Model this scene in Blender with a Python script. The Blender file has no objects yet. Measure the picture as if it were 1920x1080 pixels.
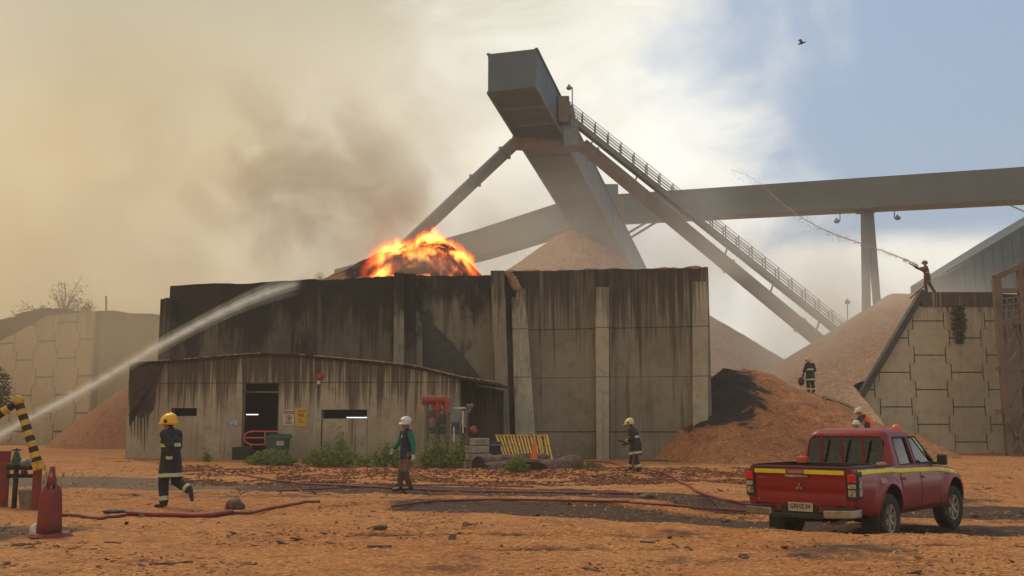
import bpy, bmesh, math, random
import numpy as np
from mathutils import Vector, Matrix, Quaternion, noise as mnoise
random.seed(7); np.random.seed(7)
R = math.radians
sc = bpy.context.scene
col = sc.collection
# ------------------------------------------------------------ camera
F_PX = 1900.0
PITCH = math.atan(255.0 / F_PX)
CAM_Z = 1.6
cam_d = bpy.data.cameras.new("camera"); cam = bpy.data.objects.new("camera", cam_d); col.objects.link(cam)
cam.location = (0, 0, CAM_Z); cam.rotation_euler = (math.pi / 2 + PITCH, 0, 0)
cam_d.sensor_width = 36; cam_d.lens = 36 * F_PX / 1920; cam_d.clip_start = .1; cam_d.clip_end = 5000
sc.camera = cam
# ------------------------------------------------------------ sky: nishita with smoke and cloud
SUN_EL, SUN_AZ = 48.0, -38.0      # sun beyond the bunker, to the left, behind smoke
W = bpy.data.worlds.new("World"); sc.world = W; W.use_nodes = True
def NT(tree):
    tree.nodes.clear(); return tree
class G:
    """tiny node graph helper"""
    def __init__(s, tree): s.t = tree
    def n(s, typ, **kw):
        nd = s.t.nodes.new(typ)
        for k, v in kw.items():
            if k.startswith('i_'):
                key = k[2:]; key = int(key) if key.isdigit() else key.replace('_', ' ')
                s.set(nd, key, v)
            else: setattr(nd, k, v)
        return nd
    def set(s, nd, key, v):
        sock = nd.inputs[key]
        if isinstance(v, bpy.types.NodeSocket): s.t.links.new(v, sock)
        else: sock.default_value = v
    def math(s, op, a, b=None, c=None, clamp=False):
        nd = s.t.nodes.new('ShaderNodeMath'); nd.operation = op; nd.use_clamp = clamp
        s.set(nd, 0, a)
        if b is not None: s.set(nd, 1, b)
        if c is not None: s.set(nd, 2, c)
        return nd.outputs[0]
    def mr(s, v, a, b, c=0., d=1., interp='SMOOTHSTEP'):
        nd = s.t.nodes.new('ShaderNodeMapRange'); nd.interpolation_type = interp
        s.set(nd, 'Value', v)
        for k, x in (('From Min', a), ('From Max', b), ('To Min', c), ('To Max', d)): s.set(nd, k, x)
        return nd.outputs['Result']
    def mix(s, f, a, b, typ='MIX'):
        nd = s.t.nodes.new('ShaderNodeMix'); nd.data_type = 'RGBA'; nd.blend_type = typ
        s.set(nd, 0, f); s.set(nd, 6, a); s.set(nd, 7, b); return nd.outputs[2]
    def noise(s, vec, scale, detail=5., rough=.55, dist=0.):
        nd = s.t.nodes.new('ShaderNodeTexNoise'); s.set(nd, 'Vector', vec)
        for k, x in (('Scale', scale), ('Detail', detail), ('Roughness', rough), ('Distortion', dist)): s.set(nd, k, x)
        return nd.outputs['Fac']
    def mapv(s, vec, scale=(1, 1, 1), loc=(0, 0, 0), rot=(0, 0, 0)):
        nd = s.t.nodes.new('ShaderNodeMapping'); s.set(nd, 'Vector', vec)
        nd.inputs['Scale'].default_value = scale; nd.inputs['Location'].default_value = loc; nd.inputs['Rotation'].default_value = rot
        return nd.outputs[0]
    def ramp(s, f, stops):
        nd = s.t.nodes.new('ShaderNodeValToRGB'); s.set(nd, 0, f); e = nd.color_ramp.elements
        while len(e) > 1: e.remove(e[-1])
        e[0].position = stops[0][0]; e[0].color = (*stops[0][1], 1)
        for p, c in stops[1:]:
            x = e.new(p); x.color = (*c, 1)
        return nd.outputs[0]
    def sep(s, v):
        nd = s.t.nodes.new('ShaderNodeSeparateXYZ'); s.set(nd, 0, v); return nd.outputs
    def link(s, a, b): s.t.links.new(a, b)
g = G(NT(W.node_tree))
tc = g.n('ShaderNodeTexCoord'); gen = tc.outputs['Generated']
x, y, z = g.sep(gen)[:3]
yy = g.math('MAXIMUM', g.math('ABSOLUTE', y), .05)
az = g.math('ARCTAN2', x, yy)                       # azimuth, mirrored behind the viewer
el = g.math('ARCSINE', z)
sky = g.n('ShaderNodeTexSky', sky_type='NISHITA', sun_disc=False)
sky.sun_elevation = R(SUN_EL); sky.sun_rotation = R(SUN_AZ); sky.air_density = 1.2; sky.dust_density = 3.0
vec = g.mapv(gen, (1, 1, 1.25), (.3, 0, .1))
n1 = g.noise(vec, 2.1, 6., .5, .25)
n2 = g.noise(g.mapv(gen, (1, 1, 1.1), (4.1, 2.0, 1.0)), 4.5, 8., .55, .35)
n3 = g.noise(g.mapv(gen, (1, 1, 1.1), (1.1, 7.0, 3.0)), 5.5, 3., .4)
n4 = g.noise(g.mapv(gen, (.8, 1, 1.5), (9.1, 5.0, 2.0)), 5.0, 4., .45)
# smoke covers everything left of a slanting front; the clear gap is at upper right
front = g.math('ADD', g.math('MULTIPLY', g.math('SUBTRACT', az, .235), -4.2), .5)
front = g.math('ADD', front, g.math('MULTIPLY', g.math('SUBTRACT', n2, .5), 1.9))
front = g.math('ADD', front, g.math('MULTIPLY', g.math('ABSOLUTE', g.math('SUBTRACT', el, .30)), .8))
low = g.mr(el, .24, .13)                            # cloud bank low over the horizon
front = g.math('MAXIMUM', front, g.math('ADD', low, g.math('MULTIPLY', g.math('SUBTRACT', n4, .62), 2.2)))
mask = g.mr(front, .18, .80)
c_az = g.mr(az, -.42, .16, 0., 1., 'LINEAR')
c_az = g.math('ADD', c_az, g.math('MULTIPLY', g.math('SUBTRACT', n1, .5), 1.15), clamp=True)
smoke = g.ramp(c_az, [(0., (.52, .39, .21)), (.22, (.62, .50, .31)), (.5, (.80, .72, .56)), (.75, (.86, .82, .69)), (1., (.95, .94, .87))])
topg = g.mr(el, .24, .46)                            # greyer up high
smoke = g.mix(g.math('MULTIPLY', topg, g.mr(az, .30, .0)), smoke, (.47, .43, .32, 1))
dark = g.math('MULTIPLY', g.mr(n3, .40, .62), g.math('MULTIPLY', g.mr(az, -.02, -.16), g.mr(az, -.46, -.34)))
dark = g.math('MULTIPLY', dark, g.math('MULTIPLY', g.mr(el, .14, .20), g.mr(el, .36, .27)))
smoke = g.mix(g.math('MULTIPLY', dark, .6), smoke, (.36, .28, .18, 1))
n5 = g.noise(g.mapv(gen, (1, 1, 1.3), (2.1, 8.0, 6.0)), 3.4, 9., .58, .5)
smoke = g.mix(g.math('MULTIPLY', g.mr(n5, .45, .68), .34), smoke, (.50, .44, .33, 1))
n6 = g.noise(g.mapv(gen, (1, 1, 1.3), (7.1, 1.0, 3.0)), 4.0, 9., .6, .6)
smoke = g.mix(g.math('MULTIPLY', g.math('MULTIPLY', g.mr(n6, .48, .66), g.mr(az, -.30, .02)), .6), smoke, (.97, .95, .87, 1))
bgs = g.n('ShaderNodeBackground'); g.set(bgs, 0, g.mix(.62, sky.outputs[0], (4.2, 5.7, 7.8, 1))); g.set(bgs, 1, .095)
bgc = g.n('ShaderNodeBackground'); g.set(bgc, 0, smoke); g.set(bgc, 1, 1.22)
mx = g.n('ShaderNodeMixShader'); g.set(mx, 0, mask); g.link(bgs.outputs[0], mx.inputs[1]); g.link(bgc.outputs[0], mx.inputs[2])
out = g.n('ShaderNodeOutputWorld'); g.link(mx.outputs[0], out.inputs[0])
# ------------------------------------------------------------ sun (through smoke: weak and soft)
sd = bpy.data.lights.new("sun", 'SUN'); sun = bpy.data.objects.new("sun", sd); col.objects.link(sun)
sd.energy = 1.5; sd.angle = R(12); sd.color = (1.0, .90, .74)
_d = Vector((math.sin(R(SUN_AZ)) * math.cos(R(SUN_EL)), math.cos(R(SUN_AZ)) * math.cos(R(SUN_EL)), math.sin(R(SUN_EL))))
sun.rotation_euler = _d.to_track_quat('Z', 'Y').to_euler(); sun.location = (0, 0, 60)
sc.view_settings.view_transform = 'Standard'; sc.view_settings.look = 'None'
sc.view_settings.exposure = 0.0; sc.view_settings.gamma = 1.0
cy = sc.cycles
cy.max_bounces = 6; cy.diffuse_bounces = 3; cy.glossy_bounces = 3; cy.transmission_bounces = 4; cy.transparent_max_bounces = 24
cy.volume_bounces = 1; cy.volume_max_steps = 128; cy.volume_step_rate = 1.0
cy.use_denoising = True
cy.sample_clamp_indirect = 4.0
# ------------------------------------------------------------ geometry helpers
_ct, _st = math.cos(PITCH), math.sin(PITCH)
def P(px, py, d):
    """world point seen at pixel (px, py) of the 1920x1080 photo, d metres ahead"""
    u = (px - 960) / F_PX; v = (540 - py) / F_PX
    t = d / (_ct - v * _st)
    return Vector((u * t, d, CAM_Z + t * (_st + v * _ct)))
def onplane(px, py, A, B, off=0.):
    """pixel ray meets the vertical plane through A-B (xy), moved off metres toward the viewer"""
    e = Vector((B[0] - A[0], B[1] - A[1], 0)).normalized(); n = Vector((e.y, -e.x, 0))
    if n.y > 0: n = -n
    a = Vector((A[0], A[1], 0)) + n * off
    u = (px - 960) / F_PX; v = (540 - py) / F_PX
    dr = Vector((u, _ct - v * _st, _st + v * _ct)); o = Vector((0, 0, CAM_Z))
    t = (a - o).dot(n) / dr.dot(n)
    return o + dr * t
class MB:
    def __init__(s): s.v = []; s.f = []; s.m = []
    def add(s, vs, fs, mi=0):
        b = len(s.v); s.v += [tuple(p) for p in vs]; s.f += [tuple(i + b for i in f) for f in fs]; s.m += [mi] * len(fs); return s
    def hexa(s, q, mi=0):      # q: 4 bottom + 4 top
        return s.add(q, [(3, 2, 1, 0), (4, 5, 6, 7), (0, 1, 5, 4), (1, 2, 6, 5), (2, 3, 7, 6), (3, 0, 4, 7)], mi)
    def box(s, c, sz, mi=0, M=None):
        hx, hy, hz = sz[0] / 2, sz[1] / 2, sz[2] / 2
        q = [Vector(p) for p in ((-hx, -hy, -hz), (hx, -hy, -hz), (hx, hy, -hz), (-hx, hy, -hz), (-hx, -hy, hz), (hx, -hy, hz), (hx, hy, hz), (-hx, hy, hz))]
        if M is not None: q = [M @ p for p in q]
        return s.hexa([p + Vector(c) for p in q], mi)
    def beam(s, p0, p1, w, h, mi=0, up=Vector((0, 0, 1))):
        p0 = Vector(p0); p1 = Vector(p1); d = (p1 - p0).normalized()
        sd = d.cross(up)
        if sd.length < 1e-4: sd = Vector((1, 0, 0))
        sd.normalize(); u2 = sd.cross(d)
        q = []
        for p in (p0, p1):
            for a, b in ((-1, -1), (1, -1), (1, 1), (-1, 1)): q.append(p + sd * a * w / 2 + u2 * b * h / 2)
        return s.hexa(q, mi)
    def tube(s, pts, rad, n=10, mi=0, cap=True, sq=(1, 1)):
        pts = [Vector(p) for p in pts]; N = len(pts)
        if not isinstance(rad, (list, tuple, np.ndarray)): rad = [rad] * N
        b = len(s.v); up = None
        for i, p in enumerate(pts):
            d = (pts[min(i + 1, N - 1)] - pts[max(i - 1, 0)])
            if d.length < 1e-9: d = Vector((0, 0, 1))
            d.normalize()
            if up is None: up = Vector((0, 0, 1)) if abs(d.z) < .9 else Vector((0, 1, 0))
            sd = d.cross(up).normalized(); u2 = sd.cross(d).normalized(); up = u2
            for k in range(n):
                a = 2 * math.pi * k / n
                s.v.append(tuple(p + sd * math.cos(a) * rad[i] * sq[0] + u2 * math.sin(a) * rad[i] * sq[1]))
        for i in range(N - 1):
            for k in range(n):
                k2 = (k + 1) % n
                s.f.append((b + i * n + k, b + i * n + k2, b + (i + 1) * n + k2, b + (i + 1) * n + k)); s.m.append(mi)
        if cap:
            s.f.append(tuple(b + k for k in reversed(range(n)))); s.m.append(mi)
            s.f.append(tuple(b + (N - 1) * n + k for k in range(n))); s.m.append(mi)
        return s
    def prism(s, poly, ext, mi=0):
        """polygon (3D points) extruded by vector ext"""
        n = len(poly); poly = [Vector(p) for p in poly]; ext = Vector(ext)
        vs = poly + [p + ext for p in poly]
        fs = [tuple(range(n)), tuple(reversed(range(n, 2 * n)))] + [(i, i + n, (i + 1) % n + n, (i + 1) % n) for i in range(n)]
        return s.add(vs, fs, mi)
    def ball(s, c, r, n=8, mi=0, sc_=(1, 1, 1)):
        pts = []; fs = []; c = Vector(c)
        for i in range(1, n):
            th = math.pi * i / n
            for k in range(2 * n):
                a = math.pi * k / n
                pts.append(c + Vector((r * sc_[0] * math.sin(th) * math.cos(a), r * sc_[1] * math.sin(th) * math.sin(a), r * sc_[2] * math.cos(th))))
        top = len(pts); pts += [c + Vector((0, 0, r * sc_[2])), c - Vector((0, 0, r * sc_[2]))]; m = 2 * n
        for i in range(n - 2):
            for k in range(m): fs.append((i * m + k, (i + 1) * m + k, (i + 1) * m + (k + 1) % m, i * m + (k + 1) % m))
        for k in range(m):
            fs.append((top, k, (k + 1) % m)); fs.append((top + 1, (n - 2) * m + (k + 1) % m, (n - 2) * m + k))
        return s.add(pts, fs, mi)
    def build(s, name, mats, parent=None, smooth=False, local=False, bevel=0, fixn=True):
        me = bpy.data.meshes.new(name)
        off = Vector((0, 0, 0))
        if parent is not None and not local:
            q = parent
            while q is not None: off += q.location; q = q.parent
        me.from_pydata([tuple(Vector(p) - off) for p in s.v] if off.length > 0 else s.v, [], s.f)
        if not isinstance(mats, (list, tuple)): mats = [mats]
        for m_ in mats: me.materials.append(m_)
        if len(mats) > 1: me.polygons.foreach_set('material_index', s.m)
        if smooth: me.polygons.foreach_set('use_smooth', [True] * len(me.polygons))
        me.update()
        if fixn:
            bm = bmesh.new(); bm.from_mesh(me); bmesh.ops.recalc_face_normals(bm, faces=bm.faces); bm.to_mesh(me); bm.free()
        o = bpy.data.objects.new(name, me); col.objects.link(o)
        if parent is not None: o.parent = parent
        if bevel:
            b = o.modifiers.new('bevel', 'BEVEL'); b.width = bevel; b.segments = 2; b.limit_method = 'ANGLE'; b.angle_limit = R(35)
        return o
def tag(o, label=None, cat=None, group=None, kind=None):
    if label: o['label'] = label
    if cat: o['category'] = cat
    if group: o['group'] = group
    if kind: o['kind'] = kind
    return o
def thing(name, label, cat, loc=(0, 0, 0), rz=0, group=None):
    o = bpy.data.objects.new(name, None); o.empty_display_size = .2; col.objects.link(o)
    o.location = loc; o.rotation_euler = (0, 0, rz); return tag(o, label, cat, group)
def np_mesh(name, V, Fq, mats, smooth=True, mi=None):
    me = bpy.data.meshes.new(name); V = np.asarray(V, dtype=np.float32); Fq = np.asarray(Fq, dtype=np.int32)
    me.vertices.add(len(V)); me.vertices.foreach_set('co', V.ravel())
    k = Fq.shape[1]; me.loops.add(Fq.size); me.loops.foreach_set('vertex_index', Fq.ravel())
    me.polygons.add(len(Fq)); me.polygons.foreach_set('loop_start', np.arange(0, Fq.size, k, dtype=np.int32))
    me.polygons.foreach_set('loop_total', np.full(len(Fq), k, dtype=np.int32))
    me.polygons.foreach_set('use_smooth', np.full(len(Fq), smooth, dtype=bool))
    if not isinstance(mats, (list, tuple)): mats = [mats]
    for m_ in mats: me.materials.append(m_)
    if mi is not None: me.polygons.foreach_set('material_index', mi)
    me.update(calc_edges=True); me.validate()
    o = bpy.data.objects.new(name, me); col.objects.link(o); return o
# numpy value noise
_perm = np.random.RandomState(3).rand(256, 256)
def vn(x, y):
    xi = np.floor(x).astype(int); yi = np.floor(y).astype(int); fx = x - xi; fy = y - yi
    fx = fx * fx * (3 - 2 * fx); fy = fy * fy * (3 - 2 * fy)
    a = _perm[xi % 256, yi % 256]; b = _perm[(xi + 1) % 256, yi % 256]; c = _perm[xi % 256, (yi + 1) % 256]; d = _perm[(xi + 1) % 256, (yi + 1) % 256]
    return (a * (1 - fx) + b * fx) * (1 - fy) + (c * (1 - fx) + d * fx) * fy - .5
def fbm(x, y, oct=4, lac=2.1, g_=.5):
    s_ = 0; a = 1.
    for i in range(oct): s_ = s_ + a * vn(x + 17.3 * i, y + 9.1 * i); x = x * lac; y = y * lac; a *= g_
    return s_
def sstep(a, b, x):
    t = np.clip((x - a) / (b - a), 0, 1); return t * t * (3 - 2 * t)
def curve(pts, k=4):
    out = []
    for i in range(len(pts) - 1):
        p0 = pts[max(i - 1, 0)]; p1 = pts[i]; p2 = pts[i + 1]; p3 = pts[min(i + 2, len(pts) - 1)]
        for j in range(k):
            t = j / k; out.append(.5 * ((2 * p1) + (p2 - p0) * t + (2 * p0 - 5 * p1 + 4 * p2 - p3) * t * t + (3 * p1 - p0 - 3 * p2 + p3) * t ** 3))
    return out + [pts[-1]]
# ------------------------------------------------------------ materials
def newmat(name):
    m = bpy.data.materials.new(name); m.use_nodes = True; g = G(NT(m.node_tree))
    b = g.n('ShaderNodeBsdfPrincipled'); o = g.n('ShaderNodeOutputMaterial'); g.link(b.outputs[0], o.inputs[0]); return m, g, b
def c4(c): return (*c, 1.)
def nmat(name, c1, c2, scale=3., rough=.8, metal=0., bump=.2, st=(1, 1, 1), det=6., lo=.35, hi=.65, spec=.4, dirt=None, bd=.02):
    """two-tone noise material in world position space"""
    m, g, b = newmat(name)
    tc = g.n('ShaderNodeTexCoord').outputs['Object']
    v = g.mapv(tc, st)
    n = g.noise(v, scale, det, .6)
    c = g.mix(g.mr(n, lo, hi), c4(c1), c4(c2))
    if dirt:
        dn = g.noise(g.mapv(tc, (1, 1, 1), (5, 3, 1)), dirt[1], 7., .65)
        c = g.mix(g.mr(dn, dirt[2], dirt[3]), c, c4(dirt[0]))
        g.set(b, 'Roughness', g.mr(dn, dirt[2], dirt[3], rough, min(1, rough + .4)))
    else: g.set(b, 'Roughness', rough)
    g.set(b, 'Base Color', c); g.set(b, 'Metallic', metal); g.set(b, 'Specular IOR Level', spec)
    if bump:
        bn = g.n('ShaderNodeBump'); g.set(bn, 'Strength', bump); g.set(bn, 'Distance', bd); g.set(bn, 'Height', n); g.link(bn.outputs[0], b.inputs['Normal'])
    return m
def emat(name, c, s):
    m = bpy.data.materials.new(name); m.use_nodes = True; g = G(NT(m.node_tree)); e = g.n('ShaderNodeEmission'); g.set(e, 0, c4(c)); g.set(e, 1, s)
    o = g.n('ShaderNodeOutputMaterial'); g.link(e.outputs[0], o.inputs[0]); return m
def chips(name, ca, cb, cc, wet=False, sc_=1., bump=.9, char=None):
    m, g, b = newmat(name)
    pos = g.n('ShaderNodeNewGeometry').outputs['Position']
    big = g.noise(pos, .22 * sc_, 5., .6); mid = g.noise(g.mapv(pos, (1, 1, 1), (7, 3, 1)), 1.6 * sc_, 6., .65)
    fine = g.noise(g.mapv(pos, (1, 1, 1), (1, 9, 2)), 14 * sc_, 5., .7)
    vo = g.n('ShaderNodeTexVoronoi', feature='F1'); g.set(vo, 'Vector', g.mapv(pos, (1, 1, 1.6))); g.set(vo, 'Scale', 17 * sc_)
    vc = g.sep(vo.outputs['Color'])[0]
    c = g.mix(g.mr(big, .36, .64), c4(ca), c4(cb))
    c = g.mix(g.mr(mid, .47, .70, 0, .75), c, c4(cc))
    c = g.mix(g.math('MULTIPLY', g.mr(fine, .52, .72), .7), c, c4([k * .35 for k in ca]))
    c = g.mix(g.math('MULTIPLY', g.mr(vc, .65, 1.), .55), c, c4([min(1, k * 1.5) for k in cb]))
    c = g.mix(g.math('MULTIPLY', g.mr(vc, .25, .0), .55), c, c4([k * .45 for k in ca]))
    rg = .95
    if wet:
        at = g.n('ShaderNodeAttribute', attribute_name='wet').outputs['Fac']
        wn = g.mr(g.math('ADD', at, g.math('MULTIPLY', g.math('SUBTRACT', mid, .5), .9)), .30, .62)
        wc = g.mix(g.mr(fine, .4, .65), (.060, .029, .016, 1), (.11, .054, .028, 1))
        c = g.mix(wn, c, wc); rg = g.mr(wn, 0, 1, .95, .85)
        at2 = g.n('ShaderNodeAttribute', attribute_name='pale').outputs['Fac']
        pn = g.mr(g.math('ADD', at2, g.math('MULTIPLY', g.math('SUBTRACT', mid, .5), .6)), .35, .7)
        c = g.mix(pn, c, g.mix(g.mr(fine, .4, .65), (.15, .100, .062, 1), (.23, .155, .098, 1)))
    if char:
        at = g.n('ShaderNodeAttribute', attribute_name='char').outputs['Fac']
        cn = g.mr(g.math('ADD', at, g.math('MULTIPLY', g.math('SUBTRACT', mid, .5), 1.3)), .38, .60)
        c = g.mix(cn, c, g.mix(g.mr(fine, .4, .65), (.012, .011, .012, 1), (.045, .03, .024, 1)))
    g.set(b, 'Base Color', c); g.set(b, 'Roughness', rg); g.set(b, 'Specular IOR Level', .25)
    bn = g.n('ShaderNodeBump'); g.set(bn, 'Strength', bump); g.set(bn, 'Distance', .05)
    g.set(bn, 'Height', g.math('ADD', g.math('MULTIPLY', fine, .8), g.math('ADD', vo.outputs['Distance'], mid))); g.link(bn.outputs[0], b.inputs['Normal'])
    return m, g, b
M_ground = chips('wood_chip_ground', (.45, .168, .050), (.52, .230, .078), (.28, .096, .034), wet=True)[0]
M_chips = chips('wood_chips', (.30, .122, .055), (.37, .168, .080), (.155, .066, .038), char=True, sc_=1.)[0]
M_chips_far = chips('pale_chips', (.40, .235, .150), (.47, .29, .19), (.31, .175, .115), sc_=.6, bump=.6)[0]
M_lip = chips('loose_chips', (.46, .24, .12), (.52, .30, .16), (.35, .17, .09), sc_=1.6)[0]
def concrete(name, base, pale, dark, streak=1., ztop=8., zfade=5., char=0., joints=None, sx=1.):
    m, g, b = newmat(name)
    pos = g.n('ShaderNodeNewGeometry').outputs['Position']; X, Y, Z = g.sep(pos)[:3]
    big = g.noise(pos, .35, 5., .6); mid = g.noise(g.mapv(pos, (1, 1, 1), (3, 1, 8)), 2.2, 7., .7)
    fine = g.noise(pos, 22., 4., .7)
    c = g.mix(g.mr(big, .35, .65), c4(base), c4(pale))
    c = g.mix(g.math('MULTIPLY', g.mr(mid, .45, .75), .55), c, c4([k * .55 for k in base]))
    stv = g.noise(g.mapv(pos, (2.6 * sx, 2.6, .10)), 1., 5., .65, .15)
    stf = g.noise(g.mapv(pos, (9 * sx, 9, .22), (4, 4, 0)), 1., 4., .6, .1)
    top = g.mr(Z, ztop - zfade, ztop, 0., 1., 'LINEAR')
    s1 = g.mr(g.math('ADD', stv, g.math('MULTIPLY', top, .26)), .57, .74)
    s2 = g.mr(g.math('ADD', stf, g.math('MULTIPLY', top, .24)), .60, .73)
    c = g.mix(g.math('MULTIPLY', s1, .85 * streak), c, c4(dark))
    c = g.mix(g.math('MULTIPLY', s2, .75 * streak), c, c4([k * .8 for k in dark]))
    pl = g.noise(g.mapv(pos, (6 * sx, 6, .16), (9, 1, 3)), 1., 3., .6)
    c = g.mix(g.math('MULTIPLY', g.mr(pl, .60, .72), .5), c, c4([min(1, k * 1.25) for k in pale]))
    if char:
        cn = g.mr(g.math('ADD', g.noise(g.mapv(pos, (1, 1, .5), (2, 2, 2)), .5, 6., .65), g.math('MULTIPLY', top, .25)), .62 - char * .25, .74 - char * .2)
        c = g.mix(g.math('MULTIPLY', cn, .9), c, (.022, .018, .016, 1))
    for (zj, w) in (joints or ()):
        j = g.math('LESS_THAN', g.math('ABSOLUTE', g.math('SUBTRACT', Z, zj)), w)
        c = g.mix(g.math('MULTIPLY', j, .75), c, c4([k * .35 for k in dark]))
    g.set(b, 'Base Color', c); g.set(b, 'Roughness', g.mr(mid, .3, .7, .75, .95)); g.set(b, 'Specular IOR Level', .25)
    bn = g.n('ShaderNodeBump'); g.set(bn, 'Strength', .35); g.set(bn, 'Distance', .02); g.set(bn, 'Height', g.math('ADD', mid, g.math('MULTIPLY', fine, .5))); g.link(bn.outputs[0], b.inputs['Normal'])
    return m
M_conc = concrete('stained_concrete', (.190, .160, .118), (.25, .212, .158), (.050, .040, .031), 1., 8.6, 4.5, joints=((5.92, .025), (1.25, .03), (3.7, .012)))
M_conc_l = concrete('light_concrete', (.32, .275, .20), (.40, .35, .26), (.07, .055, .04), .8, 8.6, 3., joints=((5.92, .02), (3.7, .02)))
M_conc_d = concrete('smoked_concrete', (.095, .080, .062), (.135, .113, .086), (.028, .022, .018), 1., 8.6, 4., char=.35)
M_conc_m = concrete('sooty_concrete', (.20, .170, .125), (.26, .222, .165), (.05, .040, .030), .8, 8.6, 3., char=.1)
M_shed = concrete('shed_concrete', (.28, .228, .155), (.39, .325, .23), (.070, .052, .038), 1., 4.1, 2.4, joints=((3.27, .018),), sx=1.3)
M_shed_d = concrete('shaded_shed_concrete', (.07, .052, .036), (.10, .075, .05), (.02, .016, .013), 1., 4., 3.)  # darkened shed concrete: shade under the canopy put into colour, also roof and sides
M_panel = concrete('panel_concrete', (.37, .31, .215), (.45, .385, .275), (.13, .10, .07), .35, 9., 3.)
M_panel_l = concrete('left_panel_concrete', (.33, .26, .165), (.40, .325, .215), (.10, .075, .048), .5, 11., 4.)
M_joint = nmat('joint_dirt', (.03, .024, .018), (.055, .042, .03), 3., .95)
M_wedge = nmat('shade_and_beam_concrete', (.030, .031, .030), (.05, .047, .040), 2., .6, bump=.1)  # near-black tone painting a triangular shadow on the bunker, also the edge beam
M_clad = nmat('grey_cladding', (.046, .076, .098), (.068, .102, .124), .6, .6, bump=0, st=(1, 1, .3), dirt=((.16, .12, .09), .8, .55, .8))
M_clad2 = nmat('gallery_cladding', (.082, .100, .114), (.100, .118, .130), .4, .6, bump=0)
M_rust = nmat('rusty_steel', (.125, .078, .056), (.16, .105, .075), 1.5, .75, bump=.1, dirt=((.09, .05, .035), 1., .5, .7))
M_steel = nmat('dull_steel', (.10, .105, .10), (.15, .15, .14), 2., .6, bump=0)
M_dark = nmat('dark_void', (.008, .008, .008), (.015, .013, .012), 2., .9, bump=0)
M_red = nmat('red_paint', (.42, .035, .022), (.30, .03, .02), 6., .5, bump=.05, dirt=((.16, .07, .04), 4., .5, .75))
M_redcone = nmat('faded_red_plastic', (.235, .030, .020), (.16, .026, .019), 5., .6, dirt=((.12, .065, .04), 5., .48, .7))
M_orange = nmat('orange_plastic', (.75, .14, .03), (.62, .12, .03), 6., .5, bump=0)
M_yel = nmat('yellow_paint', (.62, .36, .03), (.50, .28, .03), 8., .55, dirt=((.12, .08, .03), 7., .5, .75))
M_blk = nmat('black_rubber', (.012, .012, .012), (.03, .027, .024), 8., .75, dirt=((.10, .055, .03), 5., .5, .8))
M_white = nmat('dirty_white', (.62, .58, .50), (.45, .40, .33), 8., .6, bump=0)
M_hose = nmat('red_hose', (.26, .030, .026), (.17, .026, .022), 3., .65, bump=.1)
M_hose_d = nmat('dull_hose', (.20, .04, .03), (.13, .035, .03), 3., .65, bump=.1)
M_wood = nmat('weathered_wood', (.20, .13, .085), (.11, .07, .05), 4., .85, st=(1, 1, 4))
M_bark = nmat('log_bark', (.20, .105, .065), (.035, .022, .018), 4., .9, bump=1., st=(1, 3, 3), bd=.04)
M_logend = nmat('charred_log_end', (.014, .011, .010), (.035, .022, .018), 9., .9)
M_green = nmat('green_paint', (.03, .09, .045), (.02, .06, .035), 6., .5, bump=0)
M_grey = nmat('grey_box', (.20, .20, .18), (.14, .14, .12), 5., .6, bump=0)
M_blue = nmat('blue_paint', (.10, .22, .30), (.3, .38, .4), 9., .6, bump=0)
def leafmat(name, a, b_):
    m, g, b = newmat(name); n = g.noise(g.n('ShaderNodeTexCoord').outputs['Object'], 6., 3.)
    g.set(b, 'Base Color', g.mix(g.mr(n, .35, .65), c4(a), c4(b_))); g.set(b, 'Roughness', .7)
    g.set(b, 'Subsurface Weight', 0.); return m
M_leaf = leafmat('weed_leaf', (.10, .165, .022), (.19, .235, .045)); M_leafd = leafmat('shrub_leaf', (.045, .045, .022), (.08, .075, .035)); M_dry = leafmat('dry_grass', (.30, .20, .08), (.22, .15, .06))
# ------------------------------------------------------------ terrain
def _it(x, xs, ys): return np.interp(x, xs, ys)
def gz_np(x, y, micro=True):
    x = np.asarray(x, float); y = np.asarray(y, float)
    z = .18 * sstep(34, 42, y) * sstep(-2, -8, x) + .05 * sstep(36, 44, y)
    yn = _it(x, [-4, -2, 1, 5, 9, 14, 30], [19.6, 19.1, 17.3, 15.2, 14.7, 15.0, 16.0]) + .25 * vn(x * .9, y * 0 + 3)
    D = _it(x, [-3.5, -1.8, 1, 4, 6, 12, 30], [0, .10, .18, .27, .28, .28, .2])
    yf = _it(x, [-3, 2, 5, 12], [20.8, 20.5, 23.5, 24.5])
    z = z - D * sstep(yn - .25, yn + .55, y) * (1 - sstep(yf - 2, yf + 1, y))
    z = z + .02 * np.exp(-((y - (yn - .7)) / .7) ** 2) * sstep(-3, 0, x)
    z = z + .07 * fbm(x * .22, y * .22, 3) * sstep(2, 10, y)
    z = z + np.where(y > 60, .3 * fbm(x * .05, y * .05, 2), 0)
    if micro:
        z = z + .045 * fbm(x * 1.6, y * 1.6, 4) * (1 - sstep(40, 80, y)) + .02 * np.abs(fbm(x * 5, y * 5 + 2, 3))
        for (yo, x0, x1) in ((20.3, -5, 30), (21.9, -5, 30), (13.1, -2, 9), (14.5, -4, 3)):
            yc = yo + .5 * np.sin(x * .16 + yo) + .25 * vn(x * .5, 0 * x + yo)
            z = z - .045 * np.exp(-((y - yc) / .14) ** 2) * sstep(x0, x0 + 2, x) * (1 - sstep(x1 - 2, x1, x)) + .022 * np.exp(-((np.abs(y - yc) - .28) / .12) ** 2) * sstep(x0, x0 + 2, x) * (1 - sstep(x1 - 2, x1, x))
        # low chip heaps along the shed foot
        z = z + .22 * np.clip(fbm(x * .7, y * 1.3, 3) + .3, 0, 1) * np.exp(-((y - 33) / 3.0) ** 2) * sstep(-12, -8, x) * (1 - sstep(4, 8, x))
    return z
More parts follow.
